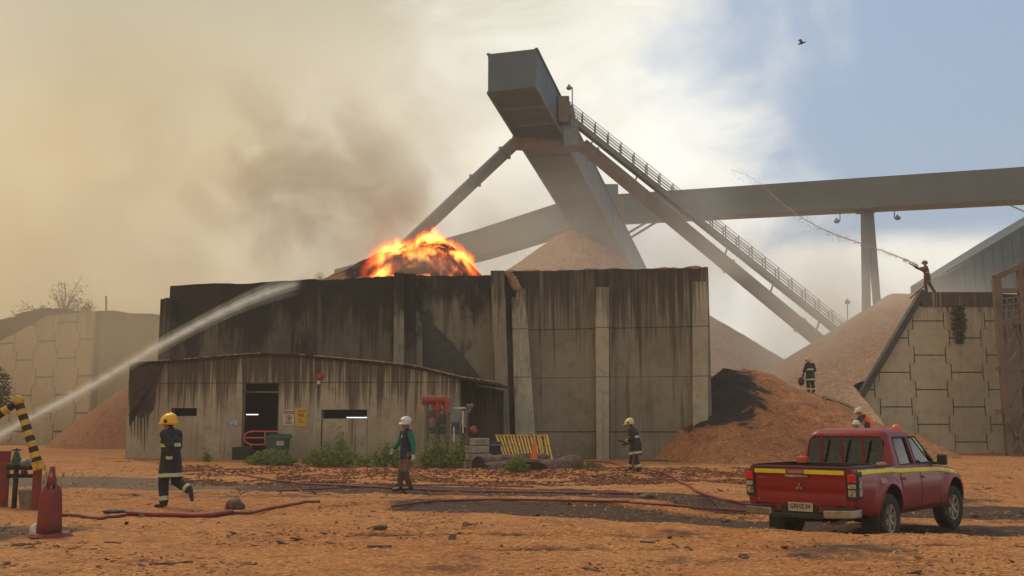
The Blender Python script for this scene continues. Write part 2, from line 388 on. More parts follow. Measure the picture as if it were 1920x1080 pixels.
def gz(x, y): return float(gz_np(np.array([x]), np.array([y]))[0])
def make_ground():
    ys = [-60, -40, -25, -12, -5, 0, 3]; yv = 5.; 
    while yv < 2600: ys.append(yv); yv *= 1.0062 if yv < 70 else 1.05
    ys = np.array(ys); us = np.concatenate([np.array([-6, -3, -1.6, -1.]), np.linspace(-.72, .72, 560), np.array([1., 1.6, 3, 6])])
    U, Y = np.meshgrid(us, ys); X = U * (np.abs(Y) + 4.)
    X = X + 0; Z = gz_np(X, Y)
    n, m = U.shape; V = np.stack([X, Y, Z], -1).reshape(-1, 3)
    i = np.arange(n - 1)[:, None] * m + np.arange(m - 1)[None]
    Fq = np.stack([i, i + 1, i + 1 + m, i + m], -1).reshape(-1, 4)
    o = np_mesh('ground', V, Fq, M_ground); tag(o, kind='structure')
    x, y = V[:, 0], V[:, 1]
    yn = _it(x, [-4, -2, 1, 5, 9, 14, 30], [19.6, 19.1, 17.3, 15.2, 14.7, 15.0, 16.0])
    DD = _it(x, [-3.5, -1.8, 1, 4, 6, 12, 30], [0, .10, .18, .27, .28, .28, .2]); wet = sstep(yn + .1, yn + .7, y) * (1 - sstep(yn + 10 * DD + 1.3, yn + 10 * DD + 2.6, y)) * sstep(-3.2, -1.5, x)
    rc = _it(x, [-30, -12, -5, 0, 5, 14, 30], [35, 28.8, 26.2, 24.4, 22.4, 21.5, 21]); rw = _it(x, [-30, -12, -5, 0, 5, 14], [2.8, 2.0, 2.0, 1.7, .9, 1.6])
    road = 1 - sstep(.7, 1.25, np.abs(y - rc) / rw)
    left = sstep(-5, -9, x)
    wet2 = np.maximum(wet, road * (1 - left) * .95)
    foot = (1 - sstep(.0, 2.2, np.abs(y - 44))) * sstep(4, 6, x) * (1 - sstep(9, 11, x))
    wet2 = np.maximum(wet2, foot * .8)
    # dark damp churned patches
    wet2 = np.maximum(wet2, .46 * sstep(.1, .45, fbm(x * .25 + 3, y * .5, 3)) * sstep(8, 14, y))
    wet2 = np.maximum(wet2, .62 * (1 - sstep(.5, 1., np.hypot((x + 8.2) / 2.6, (y - 15.5) / 1.6))))
    wet2 = np.maximum(wet2, .50 * (1 - sstep(.4, 1., np.hypot((x - 4.2) / 1.6, (y - 13) / 1.3))))
    for (yo, x0, x1) in ((20.3, -5, 30), (21.9, -5, 30), (13.1, -2, 9), (14.5, -4, 3)):
        yc = yo + .5 * np.sin(x * .16 + yo) + .25 * vn(x * .5, 0 * x + yo)
        wet2 = np.maximum(wet2, .62 * np.exp(-((y - yc) / .22) ** 2) * sstep(x0, x0 + 2, x) * (1 - sstep(x1 - 2, x1, x)))
    far = sstep(46, 52, y) * sstep(-8, -14, x)
    a = o.data.attributes.new('wet', 'FLOAT', 'POINT'); a.data.foreach_set('value', wet2.astype(np.float32))
    a = o.data.attributes.new('pale', 'FLOAT', 'POINT'); a.data.foreach_set('value', np.clip(road * left + far * .0, 0, 1).astype(np.float32))
    return o
make_ground()
# ------------------------------------------------------------ heaps of wood chips: heightfield patches
def heap(name, label, xr, yr, n, hf, mat, charf=None, keep=None, group=None, skirt=-.4):
    xs = np.linspace(*xr, n[0]); ys = np.linspace(*yr, n[1]); X, Y = np.meshgrid(xs, ys); Z = hf(X, Y)
    V = np.stack([X, Y, Z], -1).reshape(-1, 3); m = n[0]
    i = np.arange(n[1] - 1)[:, None] * m + np.arange(m - 1)[None]
    Fq = np.stack([i, i + 1, i + 1 + m, i + m], -1).reshape(-1, 4)
    cz = Z.reshape(-1)[Fq].max(1); cx = V[Fq, 0].mean(1); cyy = V[Fq, 1].mean(1)
    k = cz > skirt
    if keep is not None: k &= keep(cx, cyy, cz)
    Fq = Fq[k]; used = np.unique(Fq); rm = np.full(len(V), -1); rm[used] = np.arange(len(used))
    o = np_mesh(name, V[used], rm[Fq], mat); tag(o, label, 'wood chip pile', group)
    if charf is not None:
        a = o.data.attributes.new('char', 'FLOAT', 'POINT'); a.data.foreach_set('value', charf(V[used, 0], V[used, 1], V[used, 2]).astype(np.float32))
    return o
def cone(cx, cy, H, Rx, Ry=None, tip=.08, ns=.25, nf=.35):
    Ry = Ry or Rx
    def f(X, Y):
        r = np.sqrt(((X - cx) / Rx) ** 2 + ((Y - cy) / Ry) ** 2 + tip ** 2) - tip
        return H * (1 - r) + ns * fbm(X * nf, Y * nf, 5)
    return f
# fresh mound right of the bunker, spilling round its corner
M_mound = chips('mound_chips', (.36, .132, .050), (.43, .185, .075), (.16, .062, .032), char=True, sc_=.62, bump=1.)[0]
_mp = P(1372, 694, 49.5)
def h_mound(X, Y):
    dx = X - _mp.x; dy = Y - _mp.y
    wx = np.where(dx < 0, 4.9, 11.8); wy = np.where(dy < 0, 9.2, 12.)
    axis = np.clip(dx, 0, 99) * .5                       # the ridge runs back to the right
    dy2 = dy - np.clip(dx, 0, 12) * .62
    wy = np.where(dy2 < 0, 9.2 + np.clip(dx, 0, 12) * .35, 12.)
    r = np.sqrt((dx / wx) ** 2 + (dy2 / wy) ** 2 + .03) - .1
    return (_mp.z + .5) * (1 - r) + .36 * fbm(X * .5, Y * .5, 5) + .16 * fbm(X * 3, Y * 3, 3) - .1
def char_mound(x, y, z):
    a = np.clip(1.2 - np.hypot((x - (_mp.x - 1.4)) / 2.2, (y - 47.0) / 3.9) * .75, 0, 1.2)
    return a * sstep(.9, 1.8, z + .5 * fbm(x, y, 3))
heap('chip_mound', 'rust coloured wood chip mound with blackened top beside the bunker corner', (5.5, 31), (39, 66), (300, 280), h_mound, M_mound, char_mound, skirt=-.12,
     keep=lambda x, y, z: ~((x < 8.85) & (y > 45.4)))
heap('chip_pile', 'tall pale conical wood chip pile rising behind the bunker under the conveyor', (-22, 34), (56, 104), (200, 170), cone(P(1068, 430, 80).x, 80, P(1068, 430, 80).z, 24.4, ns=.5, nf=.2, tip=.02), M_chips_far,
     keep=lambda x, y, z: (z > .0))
# slope of chips lying against the right retaining wall
_rp = P(1742, 545, 64)
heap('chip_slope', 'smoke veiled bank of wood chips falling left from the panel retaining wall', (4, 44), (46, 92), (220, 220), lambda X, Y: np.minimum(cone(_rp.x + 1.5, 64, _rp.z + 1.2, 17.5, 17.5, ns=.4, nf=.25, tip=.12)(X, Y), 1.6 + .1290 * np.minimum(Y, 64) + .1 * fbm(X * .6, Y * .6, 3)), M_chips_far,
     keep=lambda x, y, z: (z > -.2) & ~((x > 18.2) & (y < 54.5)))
_lp = P(300, 700, 62)
heap('chip_pile', 'small orange wood chip pile against the left retaining wall beside the shed', (-34, -10), (50, 74), (160, 150), cone(_lp.x - .3, 62, 5.0, 5.9, ns=.25, tip=.06), M_chips, skirt=-.2)
# burning heap just inside the bunker
_fp = P(800, 438, 56)
_prof = [(560, 545), (610, 521), (650, 505), (690, 488), (715, 476), (745, 467), (775, 457), (800, 449), (825, 450), (848, 461), (872, 482), (900, 514), (935, 560)]
_pX = [P(a, b, 56).x for a, b in _prof]; _pZ = [P(a, b, 56).z for a, b in _prof]
def h_fire(X, Y):
    z = np.interp(X, _pX, _pZ) - np.abs((Y - 56) / 5.2) ** 1.6 * 3.3
    return z + .16 * fbm(X * 1.1, Y * 1.1, 4) + .09 * fbm(X * 4, Y * 4, 3)
def char_fire(x, y, z): return np.clip(1.7 - np.hypot((x - _fp.x - 0.2) / 3.3, (z - _fp.z) / 4.) * .8, 0, 1.6)
M_burn, _g, _b = chips('burning_chips', (.34, .14, .07), (.40, .18, .09), (.22, .09, .045), char=True)
_at = _g.n('ShaderNodeAttribute', attribute_name='ember').outputs['Fac']
_pos = _g.n('ShaderNodeNewGeometry').outputs['Position']
_n = _g.noise(_g.mapv(_pos, (1, 1, 2.2)), 2.6, 8., .75, .7)
_e = _g.mr(_g.math('ADD', _n, _g.math('MULTIPLY', _g.math('SUBTRACT', _at, .5), .36)), .60, .70)
_g.set(_b, 'Emission Color', _g.ramp(_e, [(0., (1., .04, .005)), (.5, (1., .11, .015)), (1., (1., .28, .05))])); _g.set(_b, 'Emission Strength', _g.math('MULTIPLY', _e, 1.0))
fo = heap('burning_chip_pile', 'burning wood chip heap with glowing embers rising over the bunker wall', (-14, 2), (50.2, 64), (330, 150), h_fire, M_burn, char_fire, keep=lambda x, y, z: (z > 6.5) & (y > 51.9 - (x + 17) * .232) )
_n_ = len(fo.data.vertices); _c = np.empty(_n_ * 3, dtype=np.float32); fo.data.vertices.foreach_get('co', _c); _c = _c.reshape(-1, 3)
_a = fo.data.attributes.new('ember', 'FLOAT', 'POINT')
_a.data.foreach_set('value', (np.clip(1.25 - np.hypot((_c[:, 0] - _fp.x + 0.2) / 3.6, (_c[:, 2] - _fp.z + .8) / 1.8), 0, 1)).astype(np.float32))
# ------------------------------------------------------------ concrete bunker
_A = P(1327, 500, 45.0); _B = P(318, 535, 51.0)
def wp(px, py, off=0.): return onplane(px, py, _A, _B, off)
_e = Vector((_A.x - _B.x, _A.y - _B.y, 0)).normalized(); _nb = Vector((-_e.y, _e.x, 0))     # _nb points back
bk = thing('concrete_bunker', 'large soot streaked concrete bunker with buttresses holding the burning chips', 'bunker', (_A.x, _A.y, 0))
def wall_seg(pts_top, off, thick, zb=-.6, mb=None, mi=0, rough=True):
    """wall strip whose top passes the pixel points"""
    mb = mb or MB(); top = []
    for (a, b) in zip(pts_top[:-1], pts_top[1:]):
        k = max(2, int(abs(b[0] - a[0]) / 14))
        for i in range(k): 
            t = i / k; top.append((a[0] + (b[0] - a[0]) * t, a[1] + (b[1] - a[1]) * t + (random.uniform(-1.0, 1.0) if rough and i else 0)))
    top.append(pts_top[-1])
    F = [wp(x, y, off) for x, y in top]; n = len(F)
    vs = []
    for p in F: vs += [Vector((p.x, p.y, zb)), p, p + _nb * thick, Vector((p.x, p.y, zb)) + _nb * thick]
    fs = []
    for i in range(n - 1):
        a, b = 4 * i, 4 * i + 4
        for k in range(4): fs.append((a + k, a + (k + 1) % 4, b + (k + 1) % 4, b + k))
    fs += [(0, 1, 2, 3), (4 * n - 4, 4 * n - 1, 4 * n - 2, 4 * n - 3)]
    mb.add(vs, fs, mi); return mb, F
def lip(F, name, parent, w=.35, h=.10, mat=None):
    """loose chips lying along a ledge"""
    mb = MB()
    for i in range(len(F) - 1):
        a, b = F[i], F[i + 1]; k = max(1, int((b - a).length / .3))
        for j in range(k):
            if random.random() < .25: continue
            p = a.lerp(b, (j + random.random()) / k) + _nb * random.uniform(.05, w)
            mb.ball(p + Vector((0, 0, .0)), random.uniform(.5, 1) * h * 1.6, 3, sc_=(2.2, 1.3, .8))
    return tag(mb.build(name, mat or M_lip, parent), kind='stuff')
mb, F1 = wall_seg([(946, 509), (1040, 508), (1130, 505), (1240, 504), (1327, 500)], 0, .6)
# return wall going back from the right corner
mb.hexa([Vector((_A.x, _A.y, -.6)), Vector((_A.x - .55, _A.y, -.6)) + _nb * .0, Vector((_A.x - .55, _A.y, -.6)) + _nb * 12, Vector((_A.x, _A.y, -.6)) + _nb * 12] +
        [Vector((_A.x, _A.y, _A.z - .01)), Vector((_A.x - .55, _A.y, _A.z - .01)), Vector((_A.x - .55, _A.y, _A.z - .01)) + _nb * 12, Vector((_A.x, _A.y, _A.z - .01)) + _nb * 12]) if False else None
mb.build('wall', M_conc, bk)
q = MB(); a0 = Vector((_A.x, _A.y, 0)) + _nb * .61
q.hexa([Vector((_A.x - .02, _A.y + .62, -.5)), Vector((_A.x - .6, _A.y + .7, -.5)), Vector((_A.x - 1.2, _A.y + 12, -.5)), Vector((_A.x - .6, _A.y + 12, -.5)), Vector((_A.x - .02, _A.y + .62, _A.z - .1)), Vector((_A.x - .6, _A.y + .7, _A.z - .1)), Vector((_A.x - 1.2, _A.y + 12, _A.z - .1)), Vector((_A.x - .6, _A.y + 12, _A.z - .1))]); q.build('return_wall', M_conc, bk)
mb, F2 = wall_seg([(776, 516), (850, 518), (925, 516)], -.5, .5); mb.build('wall', M_conc_m, bk)
mb, F3 = wall_seg([(588, 526), (640, 523), (700, 520), (742, 519)], .35, .6); mb.build('wall', M_conc_d, bk)
mb, F4 = wall_seg([(319, 536), (400, 531), (460, 532), (520, 527), (592, 523)], 0, .6); mb.build('wall', M_conc_d, bk)
mb, F5 = wall_seg([(301, 561), (312, 558), (324, 561)], .5, 3.); mb.build('low_wall', M_conc_d, bk)
lip(F1, 'ledge_chips', bk); lip(F3, 'ledge_chips', bk)
# buttresses: (left px, right px at top, left px, right px at foot, top py, projection, material)
def buttress(xl, xr, bl, br, ty, off_t, off_b, mat, name='buttress', zb=-.5, base=0.):
    fl = wp(xl, ty, off_t); fr = wp(xr, ty, off_t)
    gl = wp(bl, 862, off_b); gr = wp(br, 862, off_b); gl.z = gr.z = zb
    bl_ = wp(xl, ty, base); br_ = wp(xr, ty, base); bl_.z = fl.z; br_.z = fr.z
    g2 = Vector((wp(bl, 862, base).x, wp(bl, 862, base).y, zb)); g3 = Vector((wp(br, 862, base).x, wp(br, 862, base).y, zb))
    m_ = MB(); m_.hexa([gl, gr, g3, g2, fl, fr, br_, bl_]); return m_.build(name, mat, bk, bevel=.03)
buttress(920, 946, 934, 958, 507, 1.0, 1.6, M_conc_m, base=-.6)
buttress(946, 966, 958, 975, 510, .35, .5, M_conc_d, base=-.1)
buttress(958, 985, 968, 1008, 541, .30, 1.7, M_conc_l)
buttress(1116, 1142, 1118, 1142, 538, .45, .55, M_conc_l)
buttress(1142.5, 1152, 1142.5, 1152, 505, .22, .25, M_conc)
buttress(1298, 1327.5, 1298, 1327.5, 528, .08, .30, M_conc_l)
buttress(739, 758, 737, 757, 511, 1.0, 1.3, M_conc_m, base=-.3)
buttress(757, 779, 756, 778, 513, .6, .8, M_conc_d, base=-.5)
buttress(779, 790, 779, 795, 520, .0, .5, M_conc_m, base=-.5)
buttress(566, 590, 560, 590, 545, .25, .6, M_conc_d)
# added dark wedge between the buttresses, painting a triangular shadow
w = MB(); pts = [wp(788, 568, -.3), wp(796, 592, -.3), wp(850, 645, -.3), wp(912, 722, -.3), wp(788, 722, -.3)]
w.prism(pts, _nb * -.25); w.build('brace_or_shade_wedge', M_wedge, bk)
w = MB()
for i in range(240):
    t = random.random(); p = wp(955 + 14 * t + random.uniform(-5, 5), 512 + 30 * t, .32); w.ball(p, random.uniform(.05, .12), 3, sc_=(1.3, .7, .8))
tag(w.build('lodged_chips', M_lip, bk), kind='stuff')
# ------------------------------------------------------------ pump shed in front of the bunker
_S0 = P(244, 857, 42.2); _S1 = P(864, 872, 40.8)
def sp(px, py, off=0.): return onplane(px, py, _S0, _S1, off)
_se = (Vector((_S1.x, _S1.y, 0)) - Vector((_S0.x, _S0.y, 0))).normalized(); _sn = Vector((-_se.y, _se.x, 0))
sh = thing('concrete_shed', 'low concrete pump shed with open doorway and two slit windows', 'shed', (_S0.x, _S0.y, 0))
roofpx = [(243, 685), (340, 679), (430, 671), (490, 667), (560, 669.5), (700, 682), (775, 690), (862, 711)]
def roof_y(px):
    xs = [a for a, _ in roofpx]; ys = [b for _, b in roofpx]; return float(np.interp(px, xs, ys))
ZB = -.4
def shed_strip(x0, x1, y_top, y_bot, mb, n=6):
    """front wall piece between pixel columns, from y_top(px) to y_bot (None = ground)"""
    th = .32
    for i in range(n):
        a = x0 + (x1 - x0) * i / n; b = x0 + (x1 - x0) * (i + 1) / n
        ta = sp(a, roof_y(a) if y_top is None else y_top); tb = sp(b, roof_y(b) if y_top is None else y_top)
        ba = sp(a, 800 if y_bot is None else y_bot); bb = sp(b, 800 if y_bot is None else y_bot)
        if y_bot is None: ba.z = bb.z = ZB
        # keep pieces plumb
        ba.x, ba.y = ta.x, ta.y; bb.x, bb.y = tb.x, tb.y
        mb.hexa([ba, bb, bb + _sn * th, ba + _sn * th, ta, tb, tb + _sn * th, ta + _sn * th])
def shed_wall():
    mb = MB(); hx = []
    # columns split at openings: slit left 325-373, door 458-526, slit right 605-690
    cuts = [(243, 325, 'full'), (325, 373, 'slit', 765, 780), (373, 458, 'full'), (458, 526, 'door', 718), (526, 605, 'full'), (605, 690, 'slit', 768, 785), (690, 862, 'full')]
    for c in cuts:
        if c[2] == 'full': shed_strip(c[0], c[1], None, None, mb, 3)
        elif c[2] == 'slit': shed_strip(c[0], c[1], None, c[3], mb, 2); shed_strip(c[0], c[1], c[4], None, mb, 2)
        else: shed_strip(c[0], c[1], None, c[3], mb, 2)
    bmesh_merge = mb.build('front_wall', M_shed, sh)
    return bmesh_merge
shed_wall()
DEP = 4.2
def side(px, name, mat, dep=DEP, y0=.33):
    t = sp(px, roof_y(px)); b = Vector((t.x, t.y, ZB)); s_ = _se * (.3 if px < 500 else -.3)
    m_ = MB(); m_.hexa([b + _sn * y0, b + s_ + _sn * y0, b + s_ + _sn * dep, b + _sn * dep, t + _sn * y0, t + s_ + _sn * y0, t + s_ + _sn * dep, t + _sn * dep]); return m_.build(name, mat, sh)
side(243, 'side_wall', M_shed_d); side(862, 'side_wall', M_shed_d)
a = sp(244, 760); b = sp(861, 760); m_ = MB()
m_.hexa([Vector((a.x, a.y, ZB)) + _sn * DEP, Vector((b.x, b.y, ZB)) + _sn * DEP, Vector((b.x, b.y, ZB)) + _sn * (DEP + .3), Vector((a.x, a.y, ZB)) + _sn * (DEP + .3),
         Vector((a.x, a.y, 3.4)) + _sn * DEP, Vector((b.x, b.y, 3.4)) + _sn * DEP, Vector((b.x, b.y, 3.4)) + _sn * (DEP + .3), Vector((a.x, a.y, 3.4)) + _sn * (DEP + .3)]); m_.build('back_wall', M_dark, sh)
m_ = MB(); a = sp(246, 760); b = sp(860, 760)
m_.hexa([Vector((a.x, a.y, .12)) + _sn * .33, Vector((b.x, b.y, .12)) + _sn * .33, Vector((b.x, b.y, .12)) + _sn * DEP, Vector((a.x, a.y, .12)) + _sn * DEP,
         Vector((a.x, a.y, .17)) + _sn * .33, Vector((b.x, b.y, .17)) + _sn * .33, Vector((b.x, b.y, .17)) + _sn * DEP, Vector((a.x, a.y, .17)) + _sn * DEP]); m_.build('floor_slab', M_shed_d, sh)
# wet black corner of the front wall, its own shape of tar-like stain panels
# roof slab following the wall top and carrying on right as a canopy
m_ = MB(); rp = roofpx + [(930, 722)]; last = None; FR = []
for i in range(len(rp) - 1):
    a, b = rp[i], rp[i + 1]
    pa = sp(a[0] - (3 if i == 0 else 0), a[1]) ; pb = sp(b[0], b[1]); oa = -_sn * .10
    q8 = []
    for zz in (.0, .10):
        for (p, back) in ((pa, 0), (pb, 0), (pb, 1), (pa, 1)): q8.append(p + Vector((0, 0, zz)) + (oa if not back else _sn * (DEP + .35)))
    m_.hexa(q8); FR += [pa + oa + Vector((0, 0, .10)), pb + oa + Vector((0, 0, .10))]
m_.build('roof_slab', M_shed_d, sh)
mb = MB()
for i in range(0, len(FR), 2):
    a, b = FR[i], FR[i + 1]; k = int((b - a).length / .035)
    for j in range(k):
        p = a.lerp(b, (j + random.random()) / k); dens = fbm(np.array([p.x * .8]), np.array([1.]), 3)[0]
        if dens < -.18: continue
        mb.ball(p + _sn * random.uniform(.0, .3) + Vector((0, 0, .012)), random.uniform(.02, .05), 3, sc_=(2.0, 1.4, .75))
tag(mb.build('roof_chips', M_lip, sh), kind='stuff')
# recess wall under the canopy, its shade put into the dark colour
m_ = MB(); a = sp(866, 760); b = sp(932, 760)
m_.hexa([Vector((a.x, a.y, ZB)) + _sn * 2.2, Vector((b.x, b.y, ZB)) + _sn * 2.2, Vector((b.x, b.y, ZB)) + _sn * 2.5, Vector((a.x, a.y, ZB)) + _sn * 2.5] +
        [Vector((a.x, a.y, 3.2)) + _sn * 2.2, Vector((b.x, b.y, 3.0)) + _sn * 2.2, Vector((b.x, b.y, 3.0)) + _sn * 2.5, Vector((a.x, a.y, 3.2)) + _sn * 2.5]); m_.build('recess_wall', M_shed_d, sh)
# door frame
m_ = MB(); 
for px in (459.5, 524.5):
    t = sp(px, 719, -.05); m_.box((t.x, t.y, (t.z + .1) / 2), (.06, .10, t.z - .1))
a = sp(460, 735, -.2); b = sp(525, 735, -.2); m_.beam(a, b, .07, .07); m_.build('door_frame', M_rust, sh)
# tar stain: a thin run of soot-black render on the left corner, shaped like the photo's
m_ = MB()
edge = [(243, 686), (308, 682), (298, 705), (292, 735), (288, 768), (282, 775)]
poly = [sp(x, y, .012) for x, y in edge]
drip = []
for k, px in enumerate(np.linspace(280, 243, 13)):
    drip.append(sp(px, 775 + (random.uniform(8, 75) if k % 2 else random.uniform(-4, 10)), .012))
    drip.append(sp(px - 1.2, 775 + random.uniform(-4, 10), .012))
m_.prism(poly + drip + [sp(243, 800, .012)], -_sn * .012); m_.build('soot_stain', nmat('soot', (.028, .021, .017), (.055, .040, .030), 5., .9, bump=.1), sh)
# ------------------------------------------------------------ panel retaining walls
def clip_poly(poly, a, b, c):
    out = []
    for i in range(len(poly)):
        p, q = poly[i], poly[(i + 1) % len(poly)]; fp = a * p[0] + b * p[1] - c; fq = a * q[0] + b * q[1] - c
        if fp <= 0: out.append(p)
        if (fp < 0 < fq) or (fq < 0 < fp): t = fp / (fp - fq); out.append((p[0] + (q[0] - p[0]) * t, p[1] + (q[1] - p[1]) * t))
    return out
def panels(s0, s1, z0, z1, W_, H_, notch, clips, org, e, n, th, gap=.045, phase=0., mb=None, skew=0.):
    mb = mb or MB(); c = 0; s = s0
    while s < s1 + W_:
        zz = z0 - H_ + (H_ / 2 if (c % 2) else 0) + phase
        while zz < z1 + H_:
            w2 = W_ / 2; k = notch; g2 = gap / 2; h = H_
            pl = [(-w2 + k + g2, g2), (w2 - k - g2, g2), (w2 - k - g2, h * .25 - g2), (w2 + k - g2, h * .25 + g2), (w2 + k - g2, h * .75 - g2), (w2 - k - g2, h * .75 + g2), (w2 - k - g2, h - g2),
                  (-w2 + k + g2, h - g2), (-w2 + k + g2, h * .75 + g2), (-w2 - k + g2, h * .75 - g2), (-w2 - k + g2, h * .25 + g2), (-w2 + k + g2, h * .25 - g2)]
            pl = [(s + a_, zz + b_) for a_, b_ in pl]
            for cl in clips:
                pl = clip_poly(pl, *cl)
                if len(pl) < 3: break
            if len(pl) >= 3:
                d_ = random.uniform(-.012, .012)
                pts = [org + e * (a_ - skew * (z1 - b_)) + Vector((0, 0, b_)) - n * d_ for a_, b_ in pl]; mb.prism(pts, n * th)
            zz += H_
        s += W_; c += 1
    return mb
# right wall
_R0 = P(1600, 765, 54.); _R1 = P(1870, 545, 54.); orgR = Vector((_R0.x, 54., 0)); zt = P(1728, 548, 54).z
xt = P(1728, 548, 54).x - _R0.x; zr = _R0.z
slope_c = (-(zt - zr), xt)    # line through (0,zr) and (xt,zt): keep right/below
cR = [(-(zt - zr), xt, xt * zr), (0, 1, zt - .75), (1, 0, P(1868, 545, 54).x - _R0.x), (0, -1, .6), (-1, 0, .0)]
rw = thing('retaining_wall', 'tall panel retaining wall right of the chip bank, carrying a firefighter on top', 'retaining wall', (_R0.x, 54, 0))
panels(.35, 9, -.6, 9.8, 1.93, 1.83, .13, cR, orgR, Vector((1, 0, 0)), Vector((0, 1, 0)), .2, phase=.35, gap=.06).build('panel_face', M_panel, rw)
xr = P(1868, 545, 54).x
mb = MB(); mb.prism([Vector((_R0.x + .05, 54.1, -.6)), Vector((xr + .3, 54.1, -.6)), Vector((xr, 54.1, zt - .05)), Vector((_R0.x + xt + .1, 54.1, zt - .05)), Vector((_R0.x + .05, 54.1, zr - .1))], (0, .5, 0)); mb.build('wall_core', M_joint, rw)
mb = MB(); mb.box((( _R0.x + xt + xr) / 2, 54.15, zt - .38), (xr - _R0.x - xt + .1, .5, .76)); mb.build('coping', M_shed, rw)
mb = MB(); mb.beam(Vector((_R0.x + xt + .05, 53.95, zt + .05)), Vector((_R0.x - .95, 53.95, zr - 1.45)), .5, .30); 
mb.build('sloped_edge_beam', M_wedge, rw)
# right flank of the wall beside the stair tower
mb = MB(); mb.prism([Vector((xr + .02, 54.3, -.6)), Vector((xr + 14, 50.5, -.6)), Vector((xr + 14, 50.5, 6.5)), Vector((xr + 4, 53.2, 8.2)), Vector((xr + .02, 54.3, zt - .02))], (0, .5, 0)); mb.build('flank_wall', M_conc_m, rw)
# plateau behind the wall
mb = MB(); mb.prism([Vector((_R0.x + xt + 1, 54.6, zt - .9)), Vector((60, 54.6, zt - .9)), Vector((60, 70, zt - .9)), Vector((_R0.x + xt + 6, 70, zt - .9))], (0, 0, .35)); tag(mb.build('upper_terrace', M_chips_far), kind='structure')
# creeper hanging on the wall
# left wall
_L0 = P(-60, 640, 76.); _L1 = P(176, 583, 70.)
eL = (Vector((_L1.x, _L1.y, 0)) - Vector((_L0.x, _L0.y, 0))); LL = eL.length; eL.normalize(); nL = Vector((-eL.y, eL.x, 0))
def lp(px, py): 
    p = onplane(px, py, _L0, _L1); return ((Vector((p.x, p.y, 0)) - Vector((_L0.x, _L0.y, 0))).dot(eL), p.z)
a = lp(-10, 646); b = lp(88, 592); c = lp(176, 583)
lw = thing('retaining_wall', 'hazy panel retaining wall on the left with shrubs growing along its top', 'retaining wall', (_L0.x, _L0.y, 0))
def halfplane(p, q):   # keep below the line p->q (p left of q)
    dx, dz = q[0] - p[0], q[1] - p[1]; return (-dz, dx, -dz * p[0] + dx * p[1])
cL = [halfplane(a, b), halfplane(b, c), (1, 0, LL), (0, -1, .6)]
panels(0, LL, -.6, 11, 2.15, 2.55, .16, cL, Vector((_L0.x, _L0.y, 0)), eL, nL, .2, phase=.4, gap=.12).build('panel_face', M_panel_l, lw)
mb = MB(); o_ = Vector((_L0.x, _L0.y, 0)) + nL * .1
mb.prism([o_ + eL * s_ + Vector((0, 0, z_)) for s_, z_ in ((-4, -.6), (LL, -.6), (c[0], c[1] - .05), (b[0], b[1] - .05), (a[0] - 4, a[1] - 2.3))], nL * .6); mb.build('wall_core', M_joint, lw)
p1 = Vector((_L1.x, _L1.y, 0)); 
mb = MB(); zc = c[1]; q1 = P(212, 582, 71.5); q2 = P(250, 588, 73.); q3 = P(330, 606, 75.)
pl = [p1 + Vector((0, 0, -.6)), p1 + Vector((0, 0, zc)), q1, q2, q3, Vector((q3.x, q3.y, -.6))]
for i in range(len(pl) - 3):
    pass
mb.prism([Vector((p1.x, p1.y, -.6)), Vector((p1.x, p1.y, zc)), Vector((q1.x, q1.y, q1.z)), Vector((q1.x, q1.y, -.6))], (0, .6, 0))
mb.prism([Vector((q1.x, q1.y, -.6)), Vector((q1.x, q1.y, q1.z)), Vector((q2.x, q2.y, q2.z)), Vector((q2.x, q2.y, -.6))], (0, .6, 0))
mb.prism([Vector((q2.x, q2.y, -.6)), Vector((q2.x, q2.y, q2.z)), Vector((q3.x, q3.y, q3.z)), Vector((q3.x, q3.y, -.6))], (0, .6, 0))
mb.build('return_wall', concrete('return_concrete', (.16, .125, .085), (.20, .155, .105), (.06, .045, .035), .7, 11., 5.), lw)
# earth berm behind left wall
heap('earth_bank', 'dark earth bank lying along the top of the left retaining wall', (-62, -26), (71.5, 100), (90, 60), lambda X, Y: P(120, 580, 78).z - .75 - .05 * (Y - 74) - np.abs(X + 34) * .14 * (X < -34) + .5 * fbm(X * .4, Y * .4, 4), nmat('dark_earth', (.07, .055, .035), (.12, .09, .05), 2., .95), keep=lambda x, y, z: (y > 71.5 + np.maximum(0, (-31 - x)) * .32) & (x > -60) & (y > 73))['category'] = 'earth bank'
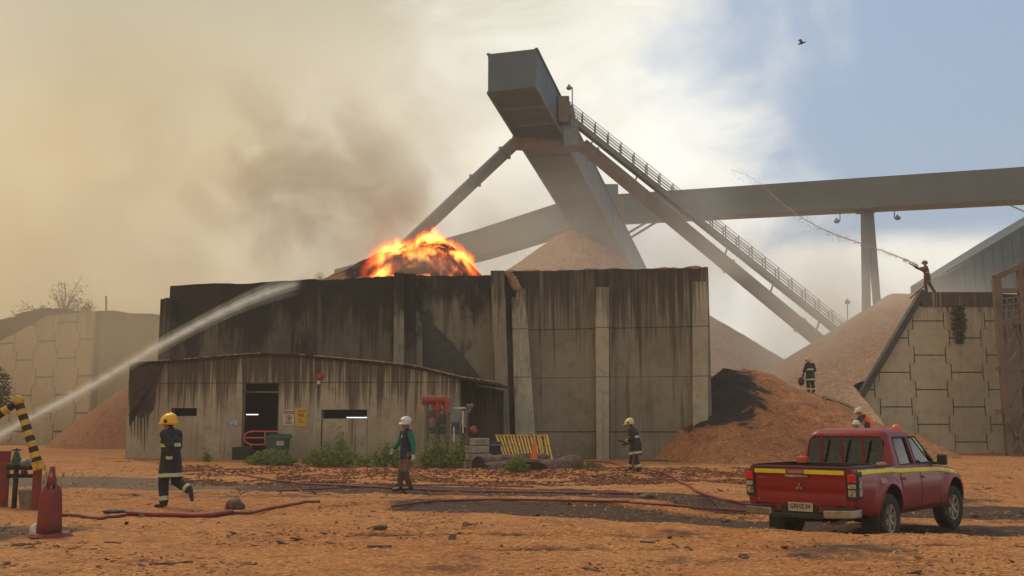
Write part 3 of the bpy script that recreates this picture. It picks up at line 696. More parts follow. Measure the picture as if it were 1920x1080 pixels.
# ------------------------------------------------------------ conveyor galleries
hz_ = P(915, 172, 80).z
def gal(name, label, path, W_, H_, mat, ribs=True, frame=M_steel, slope_cap=True):
    """box gallery along path of bottom-centre points"""
    root = thing(name, label, 'conveyor gallery', tuple(path[0]))
    mb = MB(); rb = MB(); N = len(path)
    secs = []
    for i, p in enumerate(path):
        d = (path[min(i + 1, N - 1)] - path[max(i - 1, 0)]).normalized(); sd = Vector((d.y, -d.x, 0)).normalized()
        secs.append([p - sd * W_ / 2, p + sd * W_ / 2, p + sd * W_ / 2 + Vector((0, 0, H_)), p - sd * W_ / 2 + Vector((0, 0, H_))])
    vs = [q for s_ in secs for q in s_]; fs = []
    for i in range(N - 1):
        a = 4 * i; b = a + 4
        for k in range(4): fs.append((a + k, a + (k + 1) % 4, b + (k + 1) % 4, b + k))
    fs += [(0, 1, 2, 3), tuple(4 * N - 4 + k for k in (3, 2, 1, 0))]
    mb.add(vs, fs); mb.build('cladding', mat, root)
    if ribs:
        for i in range(N - 1):
            a, b = secs[i], secs[i + 1]; L = (path[i + 1] - path[i]).length; k = int(L / 3.0)
            for j in range(1, k):
                t = j / k; q = [a[m].lerp(b[m], t) for m in range(4)]
                for m in (0, 1): rb.beam(q[m] + Vector((0, 0, .03)), q[m + 2 if m == 0 else 2] if False else q[3 - m] + Vector((0, 0, -.03)), .10, .10, up=Vector((0, 1, .1)))
                rb.beam(q[0] - Vector((0, 0, .04)), q[1] - Vector((0, 0, .04)), .22, .18)
            for m in (0, 1): rb.beam(a[m] - Vector((0, 0, .06)), b[m] - Vector((0, 0, .06)), .2, .24)
            for m in (2, 3): rb.beam(a[m] + Vector((0, 0, .04)), b[m] + Vector((0, 0, .04)), .26, .12)
        rb.build('frame_rib', frame, root)
    return root, secs
ph = R(17.); ax = Vector((math.sin(ph), math.cos(ph), 0)); rt = Vector((ax.y, -ax.x, 0))
head = P(915, 172, 80) + rt * 2.05
SL = -.2
def gpt(L): return head + ax * L + Vector((0, 0, SL * L))
gC, secC = gal('conveyor_gallery', 'large stacker conveyor gallery raised high over the bunker, its boxed head end nearest', [gpt(0), gpt(9), gpt(40), gpt(118)], 4.1, 3.2, M_clad)
A_L = 7.5                                    # where the A-frame carries the gallery
fr = thing('support_frame', 'rusty tubular A-frame with splayed legs straddling the big conveyor gallery', 'support frame', (gpt(A_L).x, gpt(A_L).y, 0))
D_ = 87.0
tl = P(966, 268, D_); tr = P(1092, 272, D_)
mb = MB(); mb.tube([tl - Vector((.3, 0, 0)), tl.lerp(tr, .5) - Vector((0, 0, .15)), tr], .62, 14); mb.build('crossbeam', M_rust, fr, smooth=True)
mb = MB(); f_ = P(775, 447, D_); f2 = tl + (f_ - tl) * 3.25; mb.tube([tl, f2], .56, 14); mb.build('leg', M_steel, fr, smooth=True)
for t in (.02, .10, .33, .36, .75):
    pass
mb = MB(); 
for t in (.03, .12, .38): p = tl.lerp(f2, t); q = tl.lerp(f2, t + .004); MB().tube([p, q], .72, 14).build('leg_collar', M_steel, fr)
f_ = P(1555, 655, D_); f3 = tr + (f_ - tr) * 1.42; mb = MB(); mb.tube([tr, f3], .62, 14); mb.build('leg', M_rust, fr, smooth=True)
mb = MB()
for t in (.03, .2, .42, .62): p = tr.lerp(f3, t); q = tr.lerp(f3, t + .004); MB().tube([p, q], .74, 14).build('leg_collar', M_rust, fr)
# stairway above the right leg
st_ = thing('stairway', 'long steel stairway with handrails climbing above the right leg to the gallery', 'stairway', (f3.x, f3.y, 0))
s0 = P(1068, 222, D_ - .2); s1 = P(1583, 632, D_ - .2)
mb = MB()
for o in (-.5, .5): mb.beam(s0 + Vector((0, o, 0)), s1 + Vector((0, o, 0)), .12, .42)
n_ = 150
for i in range(n_): p = s0.lerp(s1, (i + .5) / n_); mb.box(p, (.3, 1.0, .04))
mb.build('stringer', M_steel, st_)
rl = MB()
for o in (-.5, .5):
    for h in (.35, .62, .9, 1.15): rl.beam(s0 + Vector((0, o, h + .2)), s1 + Vector((0, o, h + .2)), .045, .045)
    for i in range(22): p = s0.lerp(s1, i / 21) + Vector((0, o, .1)); rl.beam(p, p + Vector((0, 0, 1.28)), .09, .09)
rl.build('handrail', M_steel, st_)
for i in range(6):
    t = .09 + i * .165; p = s0.lerp(s1, t); MB().beam(p, p + Vector((-.55, 0, -1.5)), .14, .14).build('strut', M_steel, st_)
lr = MB(); pa = P(1583, 632, D_ - .2); pb = P(1606, 632, D_ - .2)
for h in (.15, .6, 1.1): lr.beam(pa + Vector((0, -.5, h)), pb + Vector((0, -.5, h)), .06, .06); lr.beam(pa + Vector((0, .5, h)), pb + Vector((0, .5, h)), .06, .06)
for t in (0, .5, 1): p = pa.lerp(pb, t); lr.beam(p + Vector((0, -.5, -.8)), p + Vector((0, -.5, 1.1)), .07, .07); lr.beam(p + Vector((0, .5, -.8)), p + Vector((0, .5, 1.1)), .07, .07)
lr.build('landing_rail', M_steel, st_)
# rusty machinery box and service platform where the stair meets the gallery
eq = thing('drive_unit', 'rusty drive housing hung on the gallery side at the stair top', 'drive housing', tuple(P(1055, 215, 86)))
mb = MB(); mb.box(P(1056, 208, 85.6), (1.0, 1.4, 2.3)); mb.build('housing', M_rust, eq, bevel=.06)
mb = MB(); mb.box(P(1070, 262, 86), (1.3, 1.6, 1.5)); mb.box(P(1076, 238, 86), (.7, 1.2, 1.2)); mb.build('motor_mount', M_steel, eq, bevel=.05)
mb = MB(); mb.tube([P(1068, 198, 86) , P(1074, 230, 86)], .33, 10); mb.build('motor', M_steel, eq, smooth=True)
def lamp(x, y0, y1, d, label, side_=-1, hang=False, r=.05):
    t = thing('lamp_post' if not hang else 'hanging_lamp', label, 'lamp', tuple(P(x, y0, d)))
    m_ = MB(); m_.tube([P(x, y0, d), P(x, y1, d)], r, 8); m_.tube([P(x, y1, d), P(x + side_ * 4, y1, d)], r, 8); m_.build('pole', M_steel, t)
    m_ = MB(); c_ = P(x + side_ * 6, y1 + 1, d); m_.ball(c_, .26 * d / 85, 6, sc_=(1, 1, .7)); m_.tube([c_, c_ + Vector((0, 0, .3 * d / 85))], [.14, .1], 8); m_.build('lamp_head', M_grey, t); return t
lamp(1073, 205, 164, 86, 'slim lamp post standing on the gallery top beside the stair head')
lamp(1589, 612, 566, 86, 'round headed lamp post at the foot of the steel stairway', 0)
lamp(1769, 545, 517, 70, 'small lamp post just right of the firefighter on the wall', 0, r=.03)
# far gallery running off to the right, and its continuation to the left
def seg(pxs):      # list of (px, ybottom, d)
    return [P(x, y, d) for x, y, d in pxs]
gA, secA = gal('conveyor_gallery', 'long straight grey conveyor gallery running off to the right edge', seg([(1150, 418, 136), (1900, 380, 110), (2300, 358, 98)]), 3.4, 3.6, M_clad2, ribs=False)
gB, secB = gal('conveyor_gallery', 'far conveyor gallery sloping down to the left behind the fire', seg([(1150, 416, 137), (1080, 431, 141), (905, 484, 152), (640, 552, 172)]), 3.4, 4.1, M_clad, ribs=False)
tt = thing('transfer_house', 'small grey transfer house where the far galleries meet', 'transfer house', tuple(P(1140, 420, 134)))
mb = MB(); c_ = P(1141, 386, 131); mb.box(c_, (2.3, 3, 5.2)); mb.build('house', M_clad, tt, bevel=.05)
mb = MB(); c_ = P(1163, 393, 130); mb.box(c_, (.9, 1.0, 3.4)); mb.build('chute', M_rust, tt)
mb = MB()
[MB().beam(P(*a, 130), P(*b, 131), .3, .3).build('brace_or_shade_wedge', M_steel, tt) for (a, b) in (((1168, 443), (1215, 415)), ((1172, 452), (1236, 413)))]
mb = MB(); mb.beam(P(1146, 412, 134), Vector((P(1146, 412, 134).x, 134, 0)), 1.0, 1.0); mb.build('column', M_steel, tt)
# trestle under the right gallery
tv = thing('trestle', 'steel trestle with one plumb and one raking post under the right gallery', 'trestle', (P(1622, 600, 118).x, 118, 0))
top = P(1622, 392, 118)
for (xb, xo) in ((1622, 0), (1672, .5)):
    m_ = MB(); b_ = P(xb, 700, 118); b_.z = 0; tp = top + Vector((xo, 0, .2)); m_.beam(tp, b_ if xb == 1622 else tp + (P(1646, 590, 118) - tp) * 1.9, .8 if xb == 1622 else .7, .8, up=Vector((0, 1, 0))); m_.build('post', M_clad2, tv)
m_ = MB(); m_.box(top + Vector((.4, 0, .0)), (2.0, 3.2, .6)); m_.build('cap_beam', M_clad2, tv)
lamp(1575, 394, 414, 119, 'left one of two lamps hanging under the right gallery', -1, True, r=.06)
lamp(1677, 390, 408, 117, 'right one of two lamps hanging under the right gallery', 1, True, r=.06)
# cable at the far right
mb = MB(); pa, pb = P(1878, 378, 110), P(1990, 420, 100); mb.tube([pa, pa.lerp(pb, .5) - Vector((0, 0, .2)), pb], .07, 6); tag(mb.build('cable', M_steel), 'dark stay cable dropping from the right gallery at the frame edge', 'cable')
# sloped grey hall on the far right
hall = thing('grey_hall', 'hazy grey sloping conveyor hall rising to the right edge', 'industrial hall', (P(1780, 545, 92).x, 92, 0))
m_ = MB(); pl = [P(1779, 512, 92), P(1926, 420, 92), P(2300, 200, 92), P(2300, 700, 92), P(1779, 700, 92)]; m_.prism(pl, (0, 9, 0)); m_.build('hall_wall', M_clad, hall)
m_ = MB(); m_.beam(pl[0] + Vector((-.2, -.1, .1)), pl[2] + Vector((0, -.1, .1)), .3, .2); m_.build('roof_edge', M_clad, hall)
m_ = MB()
for i in range(26):
    x_ = pl[0].x + .6 + i * .9; zt_ = pl[0].z + (pl[2].z - pl[0].z) * (x_ - pl[0].x) / (pl[2].x - pl[0].x); m_.box((x_, 91.96, (zt_ + 4) / 2), (.05, .06, zt_ - 4.2))
m_.build('cladding_seam', M_clad, hall)
# steel stair tower at the right edge
tw = thing('stair_tower', 'rusty steel stair tower with cross braces beside the right retaining wall', 'stair tower', (P(1885, 860, 50).x, 50, 0))
TD = 50.
def tp_(x, y, d=TD): return P(x, y, d)
UPY = Vector((0, 1, 0))
for (a, b, d0, r_) in (((1866, 523), (1893, 862), TD, .28), ((1912, 500), (1930, 862), TD, .28), ((1990, 480), (2000, 862), TD, .28), ((1872, 524), (1893, 862), TD + 3, .22)):
    MB().beam(tp_(*a, d0), tp_(*b, d0), r_, r_, up=UPY).build('post', M_rust, tw)
MB().beam(tp_(1864, 522), tp_(1912, 499), .26, .3).build('top_beam', M_rust, tw); MB().beam(tp_(1912, 499), tp_(1990, 500), .26, .3).build('top_beam', M_rust, tw)
for (y0, y1) in ((545, 545), (608, 596), (692, 684), (772, 766)):
    MB().beam(tp_(1868, y0), tp_(1990, y1), .2, .22).build('beam', M_rust, tw); MB().beam(tp_(1872, y0), tp_(1872, y0, TD + 3), .2, .2).build('cross_beam', M_rust, tw)
for (a, b) in (((1876, 690), (1908, 600)), ((1882, 692), (1925, 640)), ((1896, 850), (1925, 780)), ((1870, 610), (1915, 592)), ((1893, 770), (1925, 700)), ((1925, 860), (1886, 775)), ((1900, 605), (1925, 665))):
    MB().beam(tp_(*a), tp_(*b), .13, .13).build('brace_or_shade_wedge', M_rust, tw)
m_ = MB()
for y0 in (560, 572, 584): m_.beam(tp_(1874, y0), tp_(1918, y0 - 4), .05, .05)
for x0 in (1876, 1888, 1900): m_.beam(tp_(x0, 560), tp_(x0, 606), .05, .05)
m_.build('guard_rail', M_steel, tw)
for q_ in ([tp_(1866, 608), tp_(1990, 598), tp_(1990, 598, TD + 3), tp_(1866, 608, TD + 3)], [tp_(1890, 772), tp_(1990, 766), tp_(1990, 766, TD + 3), tp_(1890, 772, TD + 3)]):
    MB().hexa(q_ + [p + Vector((0, 0, .08)) for p in q_]).build('platform', M_rust, tw)
# thin pole on left wall, small white roof at left edge
mb = MB(); mb.tube([P(199, 590, 74), P(199, 555, 74)], .07, 8); tag(mb.build('post', M_rust), 'thin bare post standing on top of the left retaining wall', 'post')
hs = thing('white_shed', 'small white roofed building peeping over the left retaining wall', 'building', (P(-20, 660, 95).x, 95, 0))
mb = MB(); c_ = P(-40, 660, 95); mb.box(Vector((c_.x, 97, c_.z - 2)), (4.8, 4, 7)); mb.build('wall', M_grey, hs); mb = MB()
mb.prism([P(-90, 640, 94.5), P(-40, 612, 94.5), P(18, 630, 94.5), P(18, 633, 94.5), P(-90, 645, 94.5)], (0, 6, 0)); mb.build('roof', M_white, hs)
# ------------------------------------------------------------ things on and around the shed
def on_shed(name, label, cat, px, py): return thing(name, label, cat, tuple(sp(px, py)))
def rect_on(px0, py0, px1, py1, off, th, mi=0, mb=None):
    mb = mb or MB(); q = [sp(px0, py1, off), sp(px1, py1, off), sp(px1, py0, off), sp(px0, py0, off)]; mb.prism(q, _sn * th, mi); return mb
M_swhite = nmat('sign_white', (.50, .43, .36), (.42, .36, .30), 9., .6, bump=0); M_sred = nmat('sign_red', (.22, .045, .035), (.17, .035, .03), 9., .6, bump=0)
M_sblack = nmat('sign_black', (.05, .03, .025), (.07, .04, .03), 9., .6, bump=0); M_syel = nmat('sign_yellow', (.55, .33, .04), (.48, .28, .04), 7., .6, bump=0); M_sbr = nmat('sign_brown', (.30, .14, .03), (.26, .12, .03), 7., .6, bump=0)
s_ = on_shed('warning_sign', 'white warning sign with dark red header and forbidden hand symbol right of the doorway', 'sign', 541, 783)
rect_on(530.5, 768, 551.5, 797, .03, .025).build('plate', M_swhite, s_)
mb = rect_on(532, 770.5, 551, 776, .035, .004); mb.build('header', M_sred, s_)
mb = MB(); 
for x in (534.5, 537.5, 540.5, 543.5, 546.5): rect_on(x, 772, x + 2, 774.6, .040, .003, mb=mb)
mb.build('header_lettering', M_swhite, s_)
cc = sp(541, 784, .037)
def disc_ring(c, r0, r1, n=26, mb=None):
    mb = mb or MB(); vs = []; ex = _se; ez = Vector((0, 0, 1))
    for k in range(n):
        a = 2 * math.pi * k / n
        for r in (r0, r1): vs.append(c + ex * math.cos(a) * r + ez * math.sin(a) * r)
    fs = [(2 * k, 2 * k + 1, 2 * ((k + 1) % n) + 1, 2 * ((k + 1) % n)) for k in range(n)]
    return mb.add(vs, fs)
disc_ring(cc, .085, .115).build('prohibition_ring', M_sred, s_)
mb = MB(); hc = sp(541.6, 784.2, .036)
mb.prism([hc + _se * a + Vector((0, 0, b)) for a, b in ((-.03, -.05), (.025, -.055), (.045, .0), (.045, .055), (.03, .055), (.02, .01), (.01, .06), (-.005, .06), (-.01, .01), (-.03, .05), (-.045, .04), (-.03, -.01))], -_sn * .002); mb.build('hand_symbol', M_sblack, s_)
mb = MB(); rect_on(534, 791, 548, 792.2, .036, .003, mb=mb); rect_on(535, 793.4, 547, 794.4, .036, .003, mb=mb); mb.build('text_line', M_sblack, s_)
s_ = on_shed('warning_sign', 'yellow notice board with brown text panel beside the white warning sign', 'sign', 564, 783)
rect_on(553.5, 765, 575, 799.5, .03, .025).build('plate', M_syel, s_)
mb = MB(); rect_on(558, 769.5, 574, 772.5, .036, .003, mb=mb); rect_on(559, 775, 570, 781.5, .036, .003, mb=mb); mb.build('text_panel', M_sbr, s_)
mb = disc_ring(sp(562.5, 788.5, .037), .045, .085); mb.prism([sp(x, y, .036) for x, y in ((564, 790), (565, 788.6), (571, 793), (570.4, 795))], -_sn * .002); mb.build('symbol', M_sbr, s_)
s_ = on_shed('blue_sign', 'small blue and white sign left of the doorway', 'sign', 436, 792)
rect_on(426, 786.5, 446, 798, .03, .02).build('plate', M_blue, s_)
mb = MB(); rect_on(440, 788, 444, 796.5, .036, .004, mb=mb); rect_on(429, 791, 437, 793.5, .036, .004, mb=mb); mb.build('white_mark', M_swhite, s_)
s_ = on_shed('alarm_beacon', 'red round alarm beacon on a white bracket high on the shed wall', 'alarm light', 599, 708)
mb = MB(); c_ = sp(599, 706, .14); mb.tube([c_ + _sn * .14, c_ - _sn * .03], .13, 16); mb.ball(c_ - _sn * .03, .115, 7, sc_=(1, .8, 1)); mb.build('red_dome', M_red, s_, smooth=True)
mb = MB(); c_ = sp(597.5, 717, .05); mb.box(c_, (.13, .10, .15)); mb.build('bracket', M_white, s_, bevel=.01)
# lit strip lamps inside
M_tube = emat('lit_tube', (.93, .97, 1.), 1.7)
for (x0, x1, y0, d_) in ((462, 484, 777, 3.2), (650, 689, 782.5, 1.2)):
    t = thing('strip_light', 'lit fluorescent tube seen through the ' + ('open doorway' if x0 < 600 else 'right slit window'), 'lamp', tuple(sp(x0, y0, -d_)))
    mb = MB(); mb.tube([sp(x0, y0, -d_), sp(x1, y0, -d_)], .028, 8); mb.build('tube', M_tube, t); mb = MB(); mb.beam(sp(x0 - 1, y0 - 1.6, -d_), sp(x1 + 1, y0 - 1.6, -d_), .1, .05); mb.build('fitting', M_grey, t)
# red tubular rail in the doorway
rl = thing('door_rail', 'red looped tube handrail standing across the shed doorway', 'handrail', tuple(sp(490, 850, .5)))
mb = MB(); o5 = .45
mb.tube(curve([sp(522, 809, o5), sp(500, 809, o5), sp(473, 809, o5), sp(461, 813, o5), sp(458, 821, o5), sp(461, 829, o5), sp(473, 833.5, o5), sp(495, 833.5, o5)], 4), .03, 8)
mb.tube([sp(458, 821, o5), sp(497, 821, o5)], .03, 8); mb.tube([sp(497, 809, o5), sp(497, 835, o5)], .03, 8)
for px in (470, 512): p = sp(px, 833, o5); mb.tube([Vector((p.x, p.y, .0)), p], .03, 8)
mb.build('rail_tube', nmat('red_rail', (.62, .11, .06), (.5, .08, .05), 5., .5, bump=0), rl)
# wheelie bin
b0 = sp(520, 862, 1.2); bt = thing('wheelie_bin', 'dark green wheelie bin with a pale label in front of the doorway', 'bin', (b0.x, b0.y, gz(b0.x, b0.y)))
def lbox(mb, x0, x1, y0, y1, z0, z1, tx=0, ty=0, mi=0):
    mb.hexa([Vector(p) for p in ((x0 + tx, y0 + ty, z0), (x1 - tx, y0 + ty, z0), (x1 - tx, y1 - ty, z0), (x0 + tx, y1 - ty, z0), (x0, y0, z1), (x1, y0, z1), (x1, y1, z1), (x0, y1, z1))], mi)
mb = MB(); lbox(mb, -.42, .42, -.35, .35, .08, .86, .08, .06); mb.build('bin_body', M_green, bt, local=True, bevel=.03)
mb = MB(); mb.hexa([Vector(p) for p in ((-.46, -.40, .87), (.50, -.40, .87), (.50, .38, .87), (-.46, .38, .87), (-.40, -.34, .93), (.44, -.34, .93), (.44, .32, 1.02), (-.40, .32, 1.02))]); mb.build('lid', M_green, bt, local=True, bevel=.03)
mb = MB(); mb.box((.17, -.365, .66), (.27, .01, .16)); mb.build('label', M_swhite, bt, local=True)
mb = MB(); mb.box((.17, -.372, .69), (.20, .004, .025)); mb.box((.19, -.372, .64), (.14, .004, .03)); mb.build('label_print', M_sbr, bt, local=True)
for s2 in (-.3, .3): mb = MB(); mb.tube([(s2 - .04, .32, .1), (s2 + .04, .32, .1)], .1, 14); mb.build('wheel', M_blk, bt, local=True)
# dark machine part left of the bin
mb = MB(); c0 = sp(452, 850, .6); mb.box((c0.x, c0.y, .32), (.62, .5, .75)); mb.ball((c0.x + .3, c0.y - .05, .42), .3, 6); tag(mb.build('pump', M_blk, bevel=.05), 'blackened pump block just left of the doorway rail', 'pump')
# red valve manifold on posts
vm = thing('valve_manifold', 'red fire water manifold with hand wheels beside the shed corner', 'fire main', tuple(P(820, 868, 39.5)))
D3 = 39.3
def q3(x, y, d=D3): return P(x, y, d)
M_mred = nmat('manifold_red', (.42, .055, .03), (.30, .045, .03), 4., .5, dirt=((.14, .05, .03), 4., .5, .75))
mb = MB(); mb.tube([q3(791, 750), q3(815, 750)], .17, 14); mb.tube(curve([q3(815, 751), q3(830, 749), q3(837, 753), q3(838, 765), q3(838, 778)], 4), .15, 14); mb.tube([q3(820, 752), q3(820, 782)], .13, 12)
for x in (793, 803, 815, 829): mb.tube([q3(x, 750), q3(x + 1.6, 750)], .22, 14)
mb.tube([q3(838, 768), q3(838, 771)], .2, 14); mb.tube([q3(820, 766), q3(820, 769)], .18, 14); mb.build('red_pipe', M_mred, vm)
mb = MB(); mb.tube([q3(800, 752), q3(800, 870)], .09, 10); mb.tube([q3(820, 780), q3(820, 875)], .10, 10); mb.tube([q3(838, 778), q3(838, 830)], .09, 10); mb.build('riser', M_steel, vm)
def wheel_(c, r, mat, par, tilt=0.):
    m_ = MB(); pts = [c + Vector((math.cos(a) * r, math.sin(tilt) * math.sin(a) * r, math.sin(a) * r * math.cos(tilt))) for a in np.linspace(0, 2 * math.pi, 19)]
    m_.tube(pts, .018, 6, cap=False)
    for k in range(3): a = k * math.pi / 3; m_.tube([c + Vector((math.cos(a) * r, 0, math.sin(a) * r)), c - Vector((math.cos(a) * r, 0, math.sin(a) * r))], .012, 6)
    m_.build('hand_wheel', mat, par)
wheel_(q3(809, 785, 39.0), .22, M_mred, vm); wheel_(q3(806, 802, 39.0), .16, M_steel, vm); wheel_(q3(828, 792, 39.0), .18, M_green, vm)
mb = MB()
for (x, y, w_, h_) in ((809, 776, .3, .28), (826, 786, .35, .4), (829, 806, .3, .3), (811, 806, .25, .25)): mb.box(q3(x, y), (w_, .25, h_))
mb.build('valve_body', M_green, vm, bevel=.04)
# electrical boxes on a wooden post
ep = thing('electrical_post', 'wooden post carrying grey electrical boxes in front of the canopy', 'electrical post', tuple(P(839, 880, 38)))
D4 = 38.
def q4(x, y, d=D4): return P(x, y, d)
mb = MB(); mb.beam(Vector((q4(839, 780).x, D4, 0)), q4(840, 772), .15, .13); mb.beam(Vector((q4(875, 780).x, D4 + .6, 0)), q4(875, 762, D4 + .6), .12, .12); mb.build('post', M_wood, ep)
mb = MB(); mb.box(q4(856, 777), (.42, .2, .42)); mb.build('grey_box', nmat('teal_grey', (.17, .20, .18), (.13, .155, .14), 4., .6, bump=0), ep, bevel=.02)
mb = MB(); mb.box(q4(862, 765), (.42, .22, .06)); mb.build('box_hood', M_white, ep, bevel=.01)
mb = MB(); mb.box(q4(869, 786, D4 - .1), (.22, .14, .62)); mb.build('grey_box', M_grey, ep, bevel=.02)
mb = MB(); mb.tube([q4(881, 757), q4(882, 765)], [.13, .10], 14); mb.tube([q4(882, 765), q4(879, 775)], .05, 8); mb.build('siren', M_grey, ep, smooth=True)
mb = MB(); mb.tube([q4(868, 770, D4 - .3), q4(868, 812, D4 - .3)], .025, 8); mb.tube([q4(851, 800, D4 - .3), q4(851, 830, D4 - .3)], .03, 8); mb.tube([q4(845, 795), q4(860, 812)], .05, 8); mb.build('conduit', M_white, ep)
mb = MB(); mb.box(q4(854, 803), (.3, .2, .45)); mb.build('dark_box', nmat('navy_box', (.03, .04, .05), (.05, .05, .055), 4., .6, bump=0), ep, bevel=.02)
mb = MB(); mb.prism([q4(836, 770, D4 + .2), q4(850, 756, D4 + .2), q4(858, 752, D4 + .2), q4(846, 775, D4 + .2)], (0, .04, 0)); mb.build('slanted_cover', M_grey, ep)
mb = MB(); mb.tube([q4(884, 800), q4(890, 812)], [.10, .16], 10); mb.ball(q4(889, 804), .10, 6); tag(mb.build('hose_coupling', M_mred, smooth=True), 'small red hose coupling propped on top of the concrete block stack', 'coupling')
# concrete block and dark drum beside yellow grating
D5 = 37.
cb = thing('concrete_block_stack', 'chipped pale concrete blocks stacked beside the logs', 'concrete blocks', (P(896, 855, D5).x, D5, gz(P(896, 855, D5).x, D5)))
cz_ = gz(P(896, 855, D5).x, D5)
for k, (w_, dx_) in enumerate(((1.0, 0), (.95, .03), (.88, -.02), (.7, .06))):
    mb = MB(); mb.box((P(896, 855, D5).x + dx_, D5, cz_ + .16 + k * .27), (w_, .7, .255)); mb.build('block', nmat('block_concrete', (.33, .28, .21), (.20, .16, .12), 5., .9, bump=.5, dirt=((.06, .045, .035), 5., .52, .7)) if k == 0 else bpy.data.materials['block_concrete'], cb, bevel=.03)
xb = P(926, 855, D5 + .2).x; bx_ = thing('dark_crate', 'black crate standing between the concrete blocks and the yellow grating', 'crate', (xb, D5 + .2, gz(xb, D5)))
mb = MB(); mb.box((xb, D5 + .2, gz(xb, D5) + .5), (.5, .6, 1.0)); mb.build('crate_body', M_blk, bx_, bevel=.02); mb = MB(); mb.box((xb, D5 - .11, gz(xb, D5) + .5), (.4, .02, .08)); mb.box((xb, D5 - .11, gz(xb, D5) + .9), (.46, .02, .08)); mb.build('crate_batten', M_steel, bx_)
# leaning yellow grating
yg = thing('yellow_grating', 'yellow steel grating leaning back against the bunker wall', 'grating', tuple(P(985, 862, 38)))
def yq(u, v):   # u 0..1 across, v 0..1 up
    a = P(948 + 87 * u, 862, 37.2); b = P(930 + 95 * u, 816, 38.2); return a.lerp(b, v)
mb = MB()
mb.beam(yq(0, 1), yq(1, 1), .07, .05); mb.beam(yq(0, 0), yq(1, 0), .07, .05); mb.beam(yq(0, 0), yq(0, 1), .06, .06); mb.beam(yq(1, 0), yq(1, 1), .06, .06); mb.build('frame', M_yel, yg)
mb = MB()
for i in range(1, 15): u = i / 15 + random.uniform(-.012, .012); mb.beam(yq(u - .012, 0.02), yq(u + .008, .97), .055, .03)
mb.build('bars', M_yel, yg)
mb = MB()
for i in range(9): mb.beam(yq(i / 10 + .02, .95), yq(i / 10 + random.uniform(.05, .14), .08), .045, .02)
mb.build('slanted_bars', M_rust, yg)
mb = MB()
pl = [yq(0.01, .02), yq(.99, .02), yq(.99, .98), yq(.01, .98)]; mb.prism([p + Vector((0, .05, 0)) for p in pl], (0, .02, 0)); mb.build('backing_sheet', nmat('rusty_yellow', (.20, .11, .02), (.07, .035, .012), 6., .7), yg)
# small orange cone in front of it
def cone_(name, label, x, y_, h, r, mat, cat='traffic cone', base=True):
    z0 = gz(x, y_); t = thing(name, label, cat, (x, y_, z0)); mb = MB()
    mb.tube([(0, 0, .02), (0, 0, h)], [r, r * .28], 18); mb.build('cone_body', mat, t, local=True, smooth=False)
    if base: mb = MB(); mb.box((0, 0, .02), (r * 2.7, r * 2.7, .05)); mb.build('base', mat, t, local=True, bevel=.01)
    return t
c_ = P(1002, 862, 36.2); t = cone_('traffic_cone', 'small bright orange cone in front of the yellow grating', c_.x, 36.2, .75, .14, M_orange); t.location.z = P(1002, 864, 36.2).z
# logs
lg = [((897, 874), (1046, 867), 35.2, 38.0, .36, 'upper long log lying behind the others'), ((905, 886), (975, 878), 34.2, 36.4, .32, 'short front log with blackened sawn end left of the grass tuft'),
      ((1010, 887), (1078, 872), 33.9, 37.0, .38, 'thick front log with charred end pointing left, right of the grass tuft')]
for (a, b, d0, d1, r, lab) in lg:
    p0, p1 = P(*a, d0), P(*b, d1); t = thing('log', lab, 'log', tuple(p0), group='logs by the grating')
    pts = [p0.lerp(p1, k / 8) + Vector((0, random.uniform(-.02, .02), random.uniform(-.015, .015))) for k in range(9)]
    mb = MB(); mb.tube(pts, [r * random.uniform(.9, 1.06) for _ in pts], 16); mb.build('bark', M_bark, t, smooth=True)
    mb = MB(); dd = (p0 - p1).normalized(); mb.tube([p0, p0 + dd * .02], r * .93, 16); mb.build('sawn_end', M_logend, t)
mb = MB(); mb.prism([P(885, 863, 36), P(960, 859, 36), P(1050, 864, 36), P(1050, 866, 36), P(885, 867, 36)], (0, .5, 0)); tag(mb.build('plank', M_wood), 'grey weathered plank lying on the logs', 'plank')
mb = MB(); mb.prism([P(1035, 868, 35.4), P(1042, 868, 35.4), P(1049, 876, 35.4), P(1026, 877, 35.4)], (0, .3, 0)); tag(mb.build('cloth_scrap', nmat('pale_blue_cloth', (.3, .27, .30), (.22, .2, .24), 6.)), 'pale bluish cloth scrap lying on the charred log', 'cloth')
# yellowish sack by the manifold
c_ = P(808, 850, 38.4); mb = MB(); mb.ball((c_.x, 38.4, gz(c_.x, 38.4) + .38), .4, 8, sc_=(.42, .4, 1.0)); tag(mb.build('sack', nmat('straw_sack', (.36, .26, .12), (.26, .18, .09), 6., .9, bump=.6), smooth=True), 'tan sack standing upright under the red manifold', 'sack')
